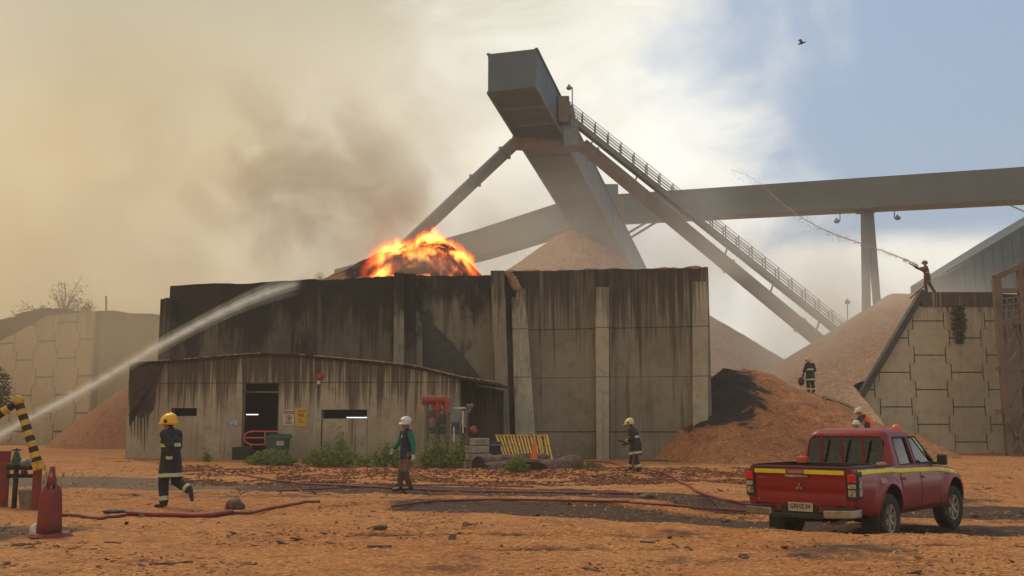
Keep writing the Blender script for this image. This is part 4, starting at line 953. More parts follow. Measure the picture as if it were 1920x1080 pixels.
# ------------------------------------------------------------ weeds
def leaf_faces(mb, p, n_, L, spread, up=.6, w=.25, mi=0):
    for _ in range(n_):
        d = Vector((random.gauss(0, spread), random.gauss(0, spread), up + random.random() * .5)).normalized(); s2 = d.cross(Vector((random.random() - .5, random.random() - .5, .2))).normalized() * L * w * .5
        l_ = L * random.uniform(.6, 1.2); m_ = p + d * l_ * .5 + Vector((0, 0, .02)); e = p + d * l_ - Vector((0, 0, l_ * .15))
        mb.add([p, m_ - s2, e, m_ + s2], [(0, 1, 2, 3)], mi)
def weed(label, px, py, d, w_, h_, n_=260, dry=.2):
    x0 = P(px, py, d).x; t = thing('weed_clump', label, 'weeds', (x0, d, gz(x0, d)), group='weeds along the shed foot')
    mb = MB()
    for _ in range(n_):
        a = random.random() * 6.28; r = math.sqrt(random.random()); x = math.cos(a) * r * w_ / 2; y = math.sin(a) * r * w_ * .3; hh = h_ * (1 - r * r * .75) * random.uniform(.35, 1.1)
        top = Vector((x * 1.15 + random.gauss(0, .05), y + random.gauss(0, .04), hh)); b_ = Vector((x * .8, y * .8, -.05)); mid = b_.lerp(top, .6) + Vector((random.gauss(0, .03), random.gauss(0, .03), .03))
        sd_ = Vector((random.uniform(-1, 1), random.uniform(-1, 1), 0)).normalized() * .012
        mb.add([b_ - sd_, b_ + sd_, mid + sd_, mid - sd_, top], [(0, 1, 2, 3), (3, 2, 4)], 1 if random.random() < dry else 0)
        for q in (mid, top): leaf_faces(mb, q, 2, random.uniform(.08, .16), .8, .3, .45, 1 if random.random() < dry * .6 else 0)
    mb.build('foliage', [M_leaf, M_dry], t, local=True); return t
weed('low weeds at the foot of the wheelie bin', 510, 868, 38.0, 1.7, .55, 420)
weed('wide weed clump under the right slit window', 622, 875, 37.5, 2.0, .8, 480)
weed('tall seeding weed under the right end of the right slit window', 636, 865, 38.5, .6, 1.35, 120, .35)
weed('bushy weeds behind the white helmeted walker', 728, 880, 36.0, 1.5, .85, 420)
weed('weeds growing around the manifold risers', 818, 876, 37.6, 1.2, 1.05, 380)
weed('weeds between the electrical post and the concrete blocks', 868, 874, 37.0, 1.1, 1.1, 300)
weed('small grass tuft in front of the logs', 972, 895, 33.8, .62, .5, 260, .1)
weed('small weed near the left part of the shed foot', 387, 868, 40.0, .3, .45, 40)
weed('single tiny weed on the open ground right of the logs', 1112, 872, 37.5, .6, .18, 60, .3)
weed('tiny weeds between the bin and the wide clump', 678, 886, 35.0, .7, .4, 120, .2)
weed('little yellowish weed right of the third log', 1089, 878, 36.5, .5, .25, 60, .5)
# creeper stain plant on right wall
t = thing('creeper', 'dark creeper hanging on the upper panels of the right retaining wall', 'plant', tuple(P(1796, 575, 53.9)))
mb = MB()
for _ in range(700):
    u = random.random(); wd = 17 * math.sin(math.pi * min(1, .12 + u * .9)) ** .8; p = P(1797 + random.uniform(-1, 1) * wd * random.random() ** .5 + u * 3, 572 + 72 * u, 53.87); leaf_faces(mb, p, 1, random.uniform(.12, .28), .8, -.3, .5)
mb.build('foliage', M_leafd, t)
# shrubs on the left wall
def shrub(label, px, py, d, w_, h_, n_=500, dens=1.):
    p0 = P(px, py, d); t = thing('shrub', label, 'shrub', tuple(p0), group='shrubs on the left wall'); st2 = MB(); lf = MB()
    for k in range(max(5, n_ // 60)):
        tip = Vector((random.gauss(0, w_ * .26), random.gauss(0, w_ * .2), h_ * random.uniform(.5, 1.))); mid = tip * .5 + Vector((random.gauss(0, .12), 0, h_ * .05))
        pts = curve([Vector((random.gauss(0, .1), 0, -.3)), mid, tip], 4); st2.tube(pts, list(np.linspace(.045, .012, len(pts))), 5)
        for _ in range(int(60 * dens)):
            q = pts[random.randrange(2, len(pts))] + Vector((random.gauss(0, .22), random.gauss(0, .22), random.gauss(0, .20))); leaf_faces(lf, q, 1, random.uniform(.10, .24), 1., .2, .5)
    st2.build('stem', M_wood, t, local=True); lf.build('foliage', M_leafd, t, local=True)
shrub('tall airy shrub on the crest of the left wall', 122, 588, 75, 2.4, 2.5, 800, .45)
shrub('lower airy shrub right of the tall one', 142, 588, 76, 2.2, 1.5, 500, .45)
shrub('low dark shrub on the sloping end of the left wall', 52, 612, 77, 2.0, 1.6, 620, .5)
shrub('drooping shrub at the far left end of the wall', 14, 634, 78, 2.2, 1.2, 620, .7)
shrub('dense low scrub along the wall crest', 90, 600, 75.5, 3.2, .9, 700, .9)
shrub('dark scrub clump on the crest left of the thin post', 162, 590, 75, 1.6, .6, 400, .9)
# dark bush at the left edge
bp = P(-12, 740, 50); t = thing('bush', 'dark leafy bush cut by the left frame edge', 'bush', (bp.x, 50, 0)); mb = MB(); 
for _ in range(4200):
    a = random.random() * 6.28; e_ = random.uniform(-.6, 1.57); r = random.random() ** .4; q = Vector((math.cos(a) * math.cos(e_) * 1.0 * r - .3, math.sin(a) * math.cos(e_) * 1.0 * r, 3.1 + math.sin(e_) * 1.7 * r)); 
    if fbm(np.array([q.x * 1.5]), np.array([q.z * 1.5 + q.y]), 2)[0] < -.22: continue
    leaf_faces(mb, q, 1, random.uniform(.10, .22), 1., .1, .5)
mb.build('crown', M_leafd, t, local=True); mb = MB(); mb.tube([(0, 0, -.2), (-.2, 0, 1.4), (-.3, 0, 3.2)], [.12, .09, .04], 8); mb.build('trunk', M_wood, t, local=True)
# ------------------------------------------------------------ hydrant guard at the left edge
def tp2(x, y, d): return P(x, y, d)
t = cone_('traffic_cone', 'battered red cone with a torn top standing nearest on the left', P(91, 1000, 14.9).x, 14.9, .98, .195, M_redcone, base=False)
for c in list(t.children): bpy.data.objects.remove(c)
t['category'] = 'traffic cone'
mb = MB(); n_ = 22; rr = [.172, .167, .158, .145, .132]; hs_ = [0.02, .2, .42, .6, .68]; vs = []
for i, (r, h) in enumerate(zip(rr, hs_)):
    for k in range(n_): a = 2 * math.pi * k / n_; rj = r * (1 + .03 * math.sin(3 * a)); vs.append((math.cos(a) * rj, math.sin(a) * rj, h + (random.uniform(-.05, .05) if i == 4 else 0)))
fs = [(i * n_ + k, i * n_ + (k + 1) % n_, (i + 1) * n_ + (k + 1) % n_, (i + 1) * n_ + k) for i in range(4) for k in range(n_)]; mb.add(vs, fs); o = mb.build('cone_body', M_redcone, t, local=True, smooth=True); so = o.modifiers.new('s', 'SOLIDIFY'); so.thickness = .012
mb = MB(); mb.tube([(-.02, 0, .6), (0, 0, .82), (-.005, .01, .98)], [.075, .055, .035], 12); mb.build('torn_tip', M_redcone, t, local=True, smooth=True)
mb = MB()
for k in range(16): a = random.random() * 6.28; r = random.uniform(.05, .15); p = Vector((math.cos(a) * r, math.sin(a) * r, random.uniform(.55, .92))); mb.prism([p, p + Vector((.03, .01, .02)), p + Vector((.02, 0, .09)), p + Vector((-.02, .01, .06))], (0, .006, 0))
tag(mb.build('rag', nmat('frayed_rag', (.40, .27, .14), (.22, .12, .08), 9.), t, local=True), kind='stuff')
mb = MB(); mb.tube([(0.02, 0, .0), (0.02, 0, .045)], [.31, .27], 22); mb.build('base', M_redcone, t, local=True)
D6 = 20.6
t = thing('guard_post', 'thick red guard post at the far left edge', 'post', (P(5, 940, D6).x, D6, gz(P(5, 940, D6).x, D6))); gx, gy, gz_ = t.location
mb = MB(); mb.box((gx - .02, gy, gz_ + .5), (.20, .16, 1.2)); mb.build('post_body', M_redcone, t, bevel=.02)
t = thing('guard_post', 'slim red guard post under the striped pole', 'post', (P(68, 925, 19.8).x, 19.8, gz(P(68, 925, 19.8).x, 19.8))); gx, gy, gz_ = t.location
mb = MB(); mb.box((gx, gy, gz_ + .36), (.13, .13, .86)); mb.build('post_body', M_redcone, t, bevel=.015)
# striped jointed pole
def striped(label, a, b, r, n, d, mats, c0=0):
    p0, p1 = P(*a, d), P(*b, d); t = thing('striped_pole', label, 'barrier pole', tuple(p0)); mb = MB()
    for i in range(n): mb.tube([p0.lerp(p1, i / n), p0.lerp(p1, (i + 1) / n)], r, 14, mi=(i + c0) % 2, cap=False)
    mb.tube([p1, p1 + (p1 - p0).normalized() * .012], r, 14, mi=(n + c0) % 2); o = mb.build('pole', mats, t, smooth=False); return t, p0, p1
t, p0, p1 = striped('black and yellow striped pole leaning down to the slim red post', (71, 868), (36, 758), .085, 11, 19.6, [M_blk, M_yel])
mb = MB(); mb.ball(P(34, 750, 19.6), .10, 7, sc_=(1.1, 1, .9)); mb.tube([P(28, 752, 19.6), P(40, 752, 19.6)], .06, 10); mb.build('joint_knuckle', M_yel, t, smooth=True)
mb = MB(); mb.tube([P(70, 866, 19.6), P(74, 880, 19.6)], .11, 12); mb.build('foot_clamp', M_yel, t)
t, p0, p1 = striped('dark striped pole running off the left edge from the knuckle', (28, 757), (-70, 825), .075, 9, 19.75, [M_blk, M_yel])
# hydrant: green valve on pipes
hy = thing('hydrant', 'small hydrant with green pointed valve cap and dark cross pipe', 'hydrant', (P(31, 930, 20.3).x, 20.3, gz(P(31, 930, 20.3).x, 20.3)))
mb = MB(); mb.tube([P(31, 872, 20.3), P(31, 862, 20.3), P(31, 846, 20.3)], [.10, .09, .035], 12); mb.tube([P(23, 843, 20.3), P(39, 843, 20.3)], .02, 8); mb.tube([P(31, 846, 20.3), P(31, 840, 20.3)], .02, 8); mb.build('valve_cap', M_green, hy)
mb = MB(); mb.tube([P(14, 875, 20.3), P(64, 875, 20.3)], .065, 12); mb.tube([P(14, 892, 20.4), P(64, 892, 20.4)], .04, 12); b_ = P(31, 875, 20.3); mb.tube([b_, Vector((b_.x, 20.3, -.1))], .05, 10); mb.build('pipe', M_blk, hy)
mb = MB(); mb.tube([P(40, 869, 20.1), P(57, 867, 20.1)], .06, 12); mb.tube([P(50, 868, 20.1), P(53, 868, 20.1)], .085, 12); mb.build('coupling', M_grey, hy)
mb = MB(); mb.tube([P(42, 888, 20.2), P(49, 886, 20.2)], .07, 12); mb.build('end_plug', M_blk, hy)
c_ = P(52, 928, 20.2); mb = MB(); zz = gz(c_.x, 20.2); mb.hexa([Vector((c_.x + a, 20.2 + b, zz - .05)) for a, b in ((-.08, -.15), (.16, -.15), (.16, .15), (-.08, .15))] + [Vector((c_.x + a, 20.2 + b, zz + .36)) for a, b in ((-.13, -.17), (.20, -.17), (.20, .17), (-.13, .17))])
tag(mb.build('concrete_footing', nmat('rough_concrete', (.24, .19, .13), (.15, .11, .08), 6., .95, bump=.6), bevel=.03), 'rough grey concrete footing below the hydrant', 'concrete block')
c_ = P(66, 992, 15.0); mb = MB(); mb.ball((c_.x, 15.0, gz(c_.x, 15.) + .06), .10, 7, sc_=(.8, .7, 1.)); mb.ball((c_.x + .05, 14.97, gz(c_.x, 15.) + .02), .07, 6); tag(mb.build('plastic_bag', M_white, smooth=True), 'crumpled white plastic bag left of the nearest red cone', 'bag')
# ------------------------------------------------------------ hoses on the ground
def gpts(pp, lift=.03):
    out = []
    for (px, py) in pp:
        d = CAM_Z * F_PX / (py - 795.); 
        for _ in range(6):
            p = P(px, py, d); zg = gz_np(np.array([p.x]), np.array([d]))[0]; 
            v = (540 - py) / F_PX; d = (zg - CAM_Z) * (_ct - v * _st) / (_st + v * _ct)
        p = P(px, py, d); out.append(Vector((p.x, d, zg + lift)))
    return out
def hose(label, pp, r, mat, flat=1., k=8):
    r *= .78
    c_ = curve(gpts(pp, r * flat), k); 
    for p in c_: p.z = max(p.z, gz(p.x, p.y) + r * flat * .8)
    t = MB(); t.tube(c_, r, 8, sq=(1., flat)); tag(t.build('fire_hose', mat, smooth=True), label, 'fire hose', 'fire hoses on the ground')
hose('wide flat red hose lying under the striding firefighter', [(236, 966), (262, 967), (300, 969), (350, 970), (395, 970), (432, 964)], .10, M_hose, .55)
hose('red hose running from the nearest cone to the wide flat hose', [(112, 968), (150, 970), (190, 975), (236, 968)], .035, M_hose_d)
hose('red hose curling right from the wide flat hose', [(432, 964), (470, 964), (510, 955), (560, 947), (600, 945)], .035, M_hose_d)
hose('dark hose crossing from the shed door along the far side of the road', [(398, 882), (440, 890), (500, 900), (560, 908), (640, 912), (720, 916), (800, 921), (900, 924), (1000, 925), (1100, 927), (1210, 928)], .035, M_hose_d)
hose('red hose stretched across the middle of the yard', [(735, 952), (790, 944), (860, 940), (960, 939), (1060, 941), (1180, 943)], .032, M_hose_d)
hose('thin red hose ending at the pickup rear', [(1180, 944), (1260, 950), (1340, 957), (1425, 962)], .03, M_hose)
hose('red hose trailing from the feet of the bending firefighter to the pickup', [(1196, 882), (1215, 886), (1240, 887), (1262, 897), (1280, 909), (1310, 925), (1350, 938), (1392, 948), (1430, 957)], .045, M_hose)
hose('hose lying along the shed foot', [(1040, 862), (1090, 866), (1140, 868), (1175, 878)], .03, M_hose_d)
hose('second dark hose in the wet road', [(520, 922), (620, 917), (760, 912), (900, 912), (1000, 914)], .025, M_hose_d)
# stumps, sticks and loose litter
def clod(label, px, py, r, mat, sc3=(1, 1, .8), name='clod', cat='clod', grp=None):
    p = gpts([(px, py)], 0)[0]; me_ = MB(); me_.ball((0, 0, 0), r, 9, sc_=sc3); o = me_.build(name, mat, smooth=True); o.location = p + Vector((0, 0, r * sc3[2] * .5))
    for v in o.data.vertices:
        v.co = v.co * (1 + .35 * mnoise.noise(v.co * (2.2 / r) * .7 + Vector((px, py, 0))))
    tag(o, label, cat, grp)
M_stump = nmat('rotten_wood', (.20, .12, .07), (.07, .045, .03), 6., .95, bump=1.)
clod('brown rotten wood lump right of the striding firefighter', 440, 955, .17, M_stump, (1.1, .9, .75), 'wood_lump', 'wood lump')
clod('dark lump beside the hose right of the bending firefighter', 1213, 934, .15, M_stump, (1, .9, .5), 'wood_lump', 'wood lump')
clod('small dark clod on the near ground below the centre', 713, 993, .085, M_stump, (1.3, .9, .6), 'wood_lump', 'wood lump')
clod('dark low lump just left of the wide flat hose', 215, 962, .12, M_blk, (1.9, .8, .35), 'wood_lump', 'wood lump')
def stick(label, a, b, r=.012):
    p = gpts([a, b], r); d = (p[1] - p[0]).length; m_ = p[0].lerp(p[1], .5) + Vector((0, .03 * d, .01)); c_ = curve([p[0], m_, p[1]], 5)
    for q in c_: q.z = gz(q.x, q.y) + r
    mb = MB(); mb.tube(c_, [r * random.uniform(.6, 1.2) for _ in c_], 6); tag(mb.build('stick', M_stump), label, 'stick', 'sticks on the ground')
stick('short dark stick lying on the near ground below the centre', (688, 1027), (734, 1027), .02)
stick('long thin stick lying on the near ground left of the centre', (280, 1058), (362, 1054), .012)
stick('broken stick beyond the nearest cone base', (195, 1018), (225, 1020), .012)
stick('small stick right of the long puddle', (1260, 1022), (1296, 1030), .014)
stick('thin twig on the near ground under the pickup tail', (1090, 1066), (1130, 1074), .01)
stick('dark twig left of the long stick', (20, 1024), (78, 1020), .013)
rs = np.random.RandomState(11)
def litter(name, label, n, yr, mat, L0, L1, clump=.0, wx=.62, flat=.35):
    y = yr[0] * (yr[1] / yr[0]) ** rs.rand(n); u = (rs.rand(n) * 2 - 1) * wx; x = u * (y + 1)
    k = fbm(x * .8, y * 1.3, 3) > clump; x, y = x[k], y[k]; n = len(x); z = gz_np(x, y)
    L = rs.uniform(L0, L1, n) * (1 + (y / 40)); W_ = L * rs.uniform(.2, .6, n); T = W_ * flat; a = rs.rand(n) * 6.28; ti = rs.normal(0, .3, n)
    ca, sa = np.cos(a), np.sin(a); V = np.zeros((n, 8, 3))
    for i, (sx, sy, sz) in enumerate(((-1, -1, -1), (1, -1, -1), (1, 1, -1), (-1, 1, -1), (-1, -1, 1), (1, -1, 1), (1, 1, 1), (-1, 1, 1))):
        lx = sx * L / 2; ly = sy * W_ / 2; lz = sz * T / 2 + lx * ti
        V[:, i, 0] = x + lx * ca - ly * sa; V[:, i, 1] = y + lx * sa + ly * ca; V[:, i, 2] = z + lz + T * .4
    f = np.array([(3, 2, 1, 0), (4, 5, 6, 7), (0, 1, 5, 4), (1, 2, 6, 5), (2, 3, 7, 6), (3, 0, 4, 7)]); Fq = (np.arange(n)[:, None, None] * 8 + f[None]).reshape(-1, 4)
    o = np_mesh(name, V.reshape(-1, 3), Fq, mat, smooth=False); tag(o, label, kind='stuff')
litter('wood_chip_litter', 'loose bright wood chips strewn over the yard', 26000, (9, 42), nmat('chip_bright', (.50, .25, .10), (.36, .16, .06), 1.2, .95, bump=0), .015, .05)
litter('bark_litter', 'dark bark scraps strewn over the yard', 6000, (9, 45), nmat('bark_scraps', (.10, .05, .03), (.17, .08, .045), 1.5, .95, bump=0), .012, .045, .08)
_gz0 = gz_np
def _band(n, yc, ys_, x0, x1, seed):
    r = np.random.RandomState(seed); return r.uniform(x0, x1, n), r.normal(yc, ys_, n)
litter('red_chip_litter', 'coarse red brown chips heaped before the shed and logs', 16000, (27, 38), nmat('red_chips', (.24, .085, .035), (.13, .05, .025), 1.2, .95, bump=0), .03, .07, -.12, wx=.32, flat=.5)
litter('twig_litter', 'dark twigs strewn over the near yard', 1500, (9, 30), nmat('twigs', (.07, .04, .03), (.12, .065, .04), 1.5, .95, bump=0), .04, .16, .15, flat=.2)
# bird
for (x, y, w_, lab) in ((1503, 81, 1.1, 'dark bird gliding high in the blue gap'),):
    c_ = P(x, y, 90); mb = MB(); mb.tube([c_ - Vector((.35, 0, .12)), c_, c_ + Vector((.38, 0, .15))], [.04, .12, .03], 8)
    mb.prism([c_ + Vector((-.1, 0, 0)), c_ + Vector((.15, 0, .05)), c_ + Vector((.55, .5, .25)), c_ + Vector((.2, .45, .2))], (0, 0, .03)); mb.prism([c_ + Vector((-.1, 0, 0)), c_ + Vector((.15, 0, .05)), c_ + Vector((-.2, -.6, .15)), c_ + Vector((-.45, -.5, .1))], (0, 0, .03))
    tag(mb.build('bird', M_blk), lab, 'bird')

# pale board lying on the mound ridge
_bp = []
for px in (1538, 1556, 1576, 1596):
    bst = max(((float(h_mound(np.array([(px - 960) / F_PX * dd]), np.array([dd]))[0]) - 1.6) / dd, dd) for dd in np.arange(44, 62, .25)); _bp.append(Vector(((px - 960) / F_PX * bst[1], bst[1], float(h_mound(np.array([(px - 960) / F_PX * bst[1]]), np.array([bst[1]]))[0]) + .10)))
mb = MB()
for a, b in zip(_bp[:-1], _bp[1:]): mb.beam(a, b, .35, .12)
tag(mb.build('board', nmat('pale_board', (.42, .33, .25), (.34, .26, .19), 3., .9)), 'pale boards lying along the mound ridge right of the standing firefighter', 'boards')
# ------------------------------------------------------------ red pickup
def evalmesh(o):
    bpy.context.view_layer.update(); dg = bpy.context.evaluated_depsgraph_get()
    me = bpy.data.meshes.new_from_object(o.evaluated_get(dg)); o.modifiers.clear(); old = o.data; o.data = me; bpy.data.meshes.remove(old); return o
def boolcut(o, cutters):
    for c in cutters: m = o.modifiers.new('b', 'BOOLEAN'); m.object = c; m.operation = 'DIFFERENCE'; m.solver = 'EXACT'
    evalmesh(o)
    for c in cutters: me = c.data; bpy.data.objects.remove(c); bpy.data.meshes.remove(me)
    return o
def smooth_by(o, deg=35):
    o.data.polygons.foreach_set('use_smooth', [True] * len(o.data.polygons)); o.data.set_sharp_from_angle(angle=R(deg))
def paint(name, c1, c2, dust=.28):
    m, g, b = newmat(name); tc = g.n('ShaderNodeTexCoord').outputs['Object']; n = g.noise(tc, 2.5, 6., .6); z = g.sep(tc)[2]
    c = g.mix(g.mr(n, .35, .65), c4(c1), c4(c2)); dn = g.noise(g.mapv(tc, (1, 1, 1), (3, 3, 3)), 6., 8., .7)
    f = g.math('MULTIPLY', g.math('ADD', g.mr(z, .85, .35, 0, .75), g.mr(dn, .55, .8, 0., .35)), dust, clamp=True)
    c = g.mix(f, c, (.16, .075, .035, 1)); g.set(b, 'Base Color', c); g.set(b, 'Roughness', g.mr(f, 0, .5, .42, .8)); g.set(b, 'Coat Weight', .12); g.set(b, 'Specular IOR Level', .35); g.set(b, 'Coat Roughness', .12); return m
M_tred = paint('truck_red', (.24, .006, .008), (.20, .005, .007)); M_tyel = nmat('truck_stripe', (.72, .60, .03), (.62, .50, .02), 6., .5, bump=0)
M_trim = nmat('black_trim', (.014, .014, .014), (.03, .026, .022), 6., .6, bump=0, dirt=((.07, .04, .025), 5., .55, .85))
M_chrome = nmat('dull_chrome', (.36, .31, .25), (.20, .16, .12), 5., .32, metal=.7, bump=0)
M_lens = nmat('red_lens', (.62, .02, .02), (.5, .015, .015), 8., .2, bump=0); M_clear = nmat('clear_lens', (.42, .36, .28), (.16, .13, .10), 22., .2, bump=0, lo=.45, hi=.55)
M_seat = nmat('seat_cloth', (.03, .03, .03), (.05, .045, .04), 5., .9, bump=0)
M_rim = nmat('muddy_rim', (.38, .32, .22), (.26, .20, .13), 9., .5, metal=.3)
M_tyre = nmat('tyre', (.018, .016, .015), (.035, .028, .022), 9., .9, dirt=((.11, .06, .03), 7., .48, .7))
M_glass = bpy.data.materials.new('tinted_glass'); M_glass.use_nodes = True; g = G(NT(M_glass.node_tree))
t1 = g.n('ShaderNodeBsdfTransparent'); g.set(t1, 0, (.80, .86, .74, 1)); t2 = g.n('ShaderNodeBsdfGlossy'); g.set(t2, 0, (.9, .9, .9, 1)); g.set(t2, 1, .04)
fr_ = g.n('ShaderNodeFresnel'); g.set(fr_, 0, 1.45); ms = g.n('ShaderNodeMixShader'); g.link(fr_.outputs[0], ms.inputs[0]); g.link(t1.outputs[0], ms.inputs[1]); g.link(t2.outputs[0], ms.inputs[2]); o = g.n('ShaderNodeOutputMaterial'); g.link(ms.outputs[0], o.inputs[0])
TA = R(41.); TZ = -.262
trk = thing('pickup_truck', 'red double cab pickup truck with yellow stripes, tail towards the viewer', 'pickup truck', (4.43, 15.88, TZ), math.pi / 2 - TA)
WX = (1.28, 4.28); WZ = .39; WR = .385
def zb(x): return float(np.interp(x, [0, 1.5, 1.7, 3.6, 3.9, 4.5, 4.9, 5.12, 5.22], [1.19, 1.19, 1.17, 1.14, 1.12, 1.06, .98, .88, .76]))
def zlow(x): return float(np.interp(x, [0, .3, .8, 1.8, 3.9, 4.7, 5.22], [.58, .52, .44, .42, .42, .40, .42]))
def w0(x): return float(np.interp(x, [0, .12, .6, 4.5, 4.9, 5.1, 5.22], [.885, .90, .905, .905, .88, .82, .70]))
_T = [0, .08, .3, .55, .75, .9, 1.]; _Y = [.90, .955, .985, 1.0, .992, .965, .93]
def half(x, z):
    t = (z - zlow(x)) / (zb(x) - zlow(x)); y = w0(x) * float(np.interp(t, _T, _Y))
    for wx in WX:
        r = math.hypot(x - wx, z - WZ - .04)
        y += .055 * (1 - float(sstep(.52, .70, r))) * float(sstep(1.10, .98, z))
    y -= .012 * math.exp(-((z - .98) / .03) ** 2) * (1 if 1.0 < x < 4.6 else .5)
    return y
xs = [0, .02, .05] + [.1 + .06 * i for i in range(84)] + [5.16, 5.2, 5.22]
mb = MB(); rings = []
for x in xs:
    L = [(half(x, zlow(x)) - .10, zlow(x) - .01)]
    for t in np.linspace(0, 1, 18): z = zlow(x) + (zb(x) - zlow(x)) * t; L.append((half(x, z), z))
    L += [(half(x, zb(x)) - .02, zb(x) + .018), (half(x, zb(x)) - .07, zb(x) + .025), (.45, zb(x) + .05 if x > 3.6 else zb(x) + .03), (0, zb(x) + .06 if x > 3.6 else zb(x) + .03)]
    rings.append([(x, y, z) for y, z in L] + [(x, -y, z) for y, z in reversed(L[:-1])])
n = len(rings[0]); vs = [p for r in rings for p in r]; fs = []
for i in range(len(rings) - 1):
    for k in range(n): fs.append((i * n + k, i * n + (k + 1) % n, (i + 1) * n + (k + 1) % n, (i + 1) * n + k))
fs += [tuple(range(n)), tuple(reversed(range((len(rings) - 1) * n, len(rings) * n)))]
mb.add(vs, fs); body = mb.build('body', [M_tred, M_trim], trk, local=True)
body.parent = None
def cutter(f): m_ = MB(); f(m_); return m_.build('cut', M_trim, None)
cuts = []
for wx in WX:
    for s_ in (-1, 1):
        cuts.append(cutter(lambda m_: m_.tube([(wx, s_ * .50, WZ + .06), (wx, s_ * 1.2, WZ + .06)], .475, 40)))
cuts.append(cutter(lambda m_: m_.box((.80, 0, 1.1), (1.46, 1.56, 1.0))))
cuts.append(cutter(lambda m_: m_.box((2.68, 0, 1.1), (1.84, 1.62, 1.0))))
boolcut(body, cuts); body.parent = trk; smooth_by(body, 32)
# inner faces of bed and arches in black
for p in body.data.polygons:
    c = p.center
    if (.05 < c.x < 1.55 and abs(c.y) < .785 and c.z < 1.17) or any(math.hypot(c.x - wx, c.z - WZ - .06) < .474 for wx in WX): p.material_index = 1
# greenhouse
def ring(z, xr, xf, hw, rad=.13, n=7):
    pts = []
    for (cx, cyy, a0) in ((xf - rad * 1.6, hw - rad, 0), (xr + rad, hw - rad, 90), (xr + rad, -hw + rad, 180), (xf - rad * 1.6, -hw + rad, 270)):
        for k in range(n + 1):
            a = R(a0 + 90 * k / n); sx = rad * 1.6 if a0 in (0, 270) else rad; pts.append((cx + math.cos(a) * sx, cyy + math.sin(a) * rad, z))
    return pts
def gh(t, ins=0.):
    return dict(z=1.13 + .62 * t, xr=1.66 + .17 * t + ins, xf=3.92 - 1.0 * t ** .95 - ins, hw=.835 - .19 * t - ins)
def loft(mb, R_, cap_c=True):
    n = len(R_[0]); vs = [p for r in R_ for p in r]; fs = []
    for i in range(len(R_) - 1):
        for k in range(n): fs.append((i * n + k, i * n + (k + 1) % n, (i + 1) * n + (k + 1) % n, (i + 1) * n + k))
    fs += [tuple(range(n)), tuple(reversed(range((len(R_) - 1) * n, len(R_) * n)))]; mb.add(vs, fs)
lv = [(0, 0), (.2, 0), (.4, 0), (.6, 0), (.8, 0), (.9, .0)]
Rg = [ring(**gh(t, i)) for t, i in lv] + [ring(**{**gh(.97, .025)}), ring(**{**gh(1.0, .07), 'z': 1.765}), ring(**{**gh(1., .2), 'z': 1.79})]
mb = MB(); loft(mb, Rg); cab = mb.build('cab', M_tred, None)
c1 = cutter(lambda m_: loft(m_, [ring(**{**gh(t, .055), 'z': gh(t)['z'] if t else 1.0}) for t in (0, .2, .4, .6, .8, .9)]))
def zz_(t): return 1.13 + .62 * t
def sidewin(x0b, x1b, x0t, x1t, zb_, zt_):
    return lambda m_: m_.prism([(x0b, -1.2, zb_), (x1b, -1.2, zb_), (x1t, -1.2, zt_), (x0t, -1.2, zt_)], (0, 2.4, 0))
SW = [(2.00, 2.66, 2.06, 2.66, 1.20, 1.645), (2.76, 3.62, 2.76, 3.10, 1.20, 1.645)]
c2 = [cutter(sidewin(*a)) for a in SW]
def rr(y, z0, z1, r, x0, x1):
    pts = []
    for (cy_, cz, a0) in ((y - r, z1 - r, 0), (-y + r, z1 - r, 90), (-y + r, z0 + r * .6, 180), (y - r, z0 + r * .6, 270)):
        for k in range(6): a = R(a0 + 18 * k); pts.append((x0, cy_ + math.cos(a) * r, cz + math.sin(a) * r * (1 if a0 < 180 else .6)))
    return lambda m_: m_.prism(pts, (x1 - x0, 0, 0))
c3 = cutter(rr(.655, 1.21, 1.655, .12, 1.4, 2.0)); c4_ = cutter(rr(.66, 1.2, 1.68, .10, 2.85, 4.2))
boolcut(cab, [c1] + c2 + [c3, c4_]); cab.parent = trk; smooth_by(cab, 32)
# glass
def pane(name, pts, par=trk):
    m_ = MB(); m_.prism([Vector(p) for p in pts], Vector((0.004, 0.004, 0)) if name == 'x' else Vector((.004, 0, 0)) if abs(pts[0][0] - pts[1][0]) < .01 else Vector((0, .004, 0))); return m_.build(name, M_glass, par, local=True)
def gx(t, front): d = gh(t); return (d['xf'] if front else d['xr'])
def tz(z): return (z - 1.13) / .62
for s_ in (-1, 1):
    for a in SW:
        y0 = (gh(tz(a[4]))['hw'] - .03) * s_; y1 = (gh(tz(a[5]))['hw'] - .03) * s_
        pane('side_window', [(a[0] - .02, y0, a[4] - .01), (a[1] + .02, y0, a[4] - .01), (a[3] + .02, y1, a[5] + .01), (a[2] - .02, y1, a[5] + .01)])
za, zc = 1.19, 1.67
pane('rear_window', [(gx(tz(za), 0) + .03, .67, za), (gx(tz(za), 0) + .03, -.67, za), (gx(tz(zc), 0) + .03, -.62, zc), (gx(tz(zc), 0) + .03, .62, zc)])
pane('windscreen', [(gx(tz(za), 1) - .05, .68, za), (gx(tz(za), 1) - .05, -.68, za), (gx(tz(zc), 1) - .05, -.62, zc), (gx(tz(zc), 1) - .05, .62, zc)])
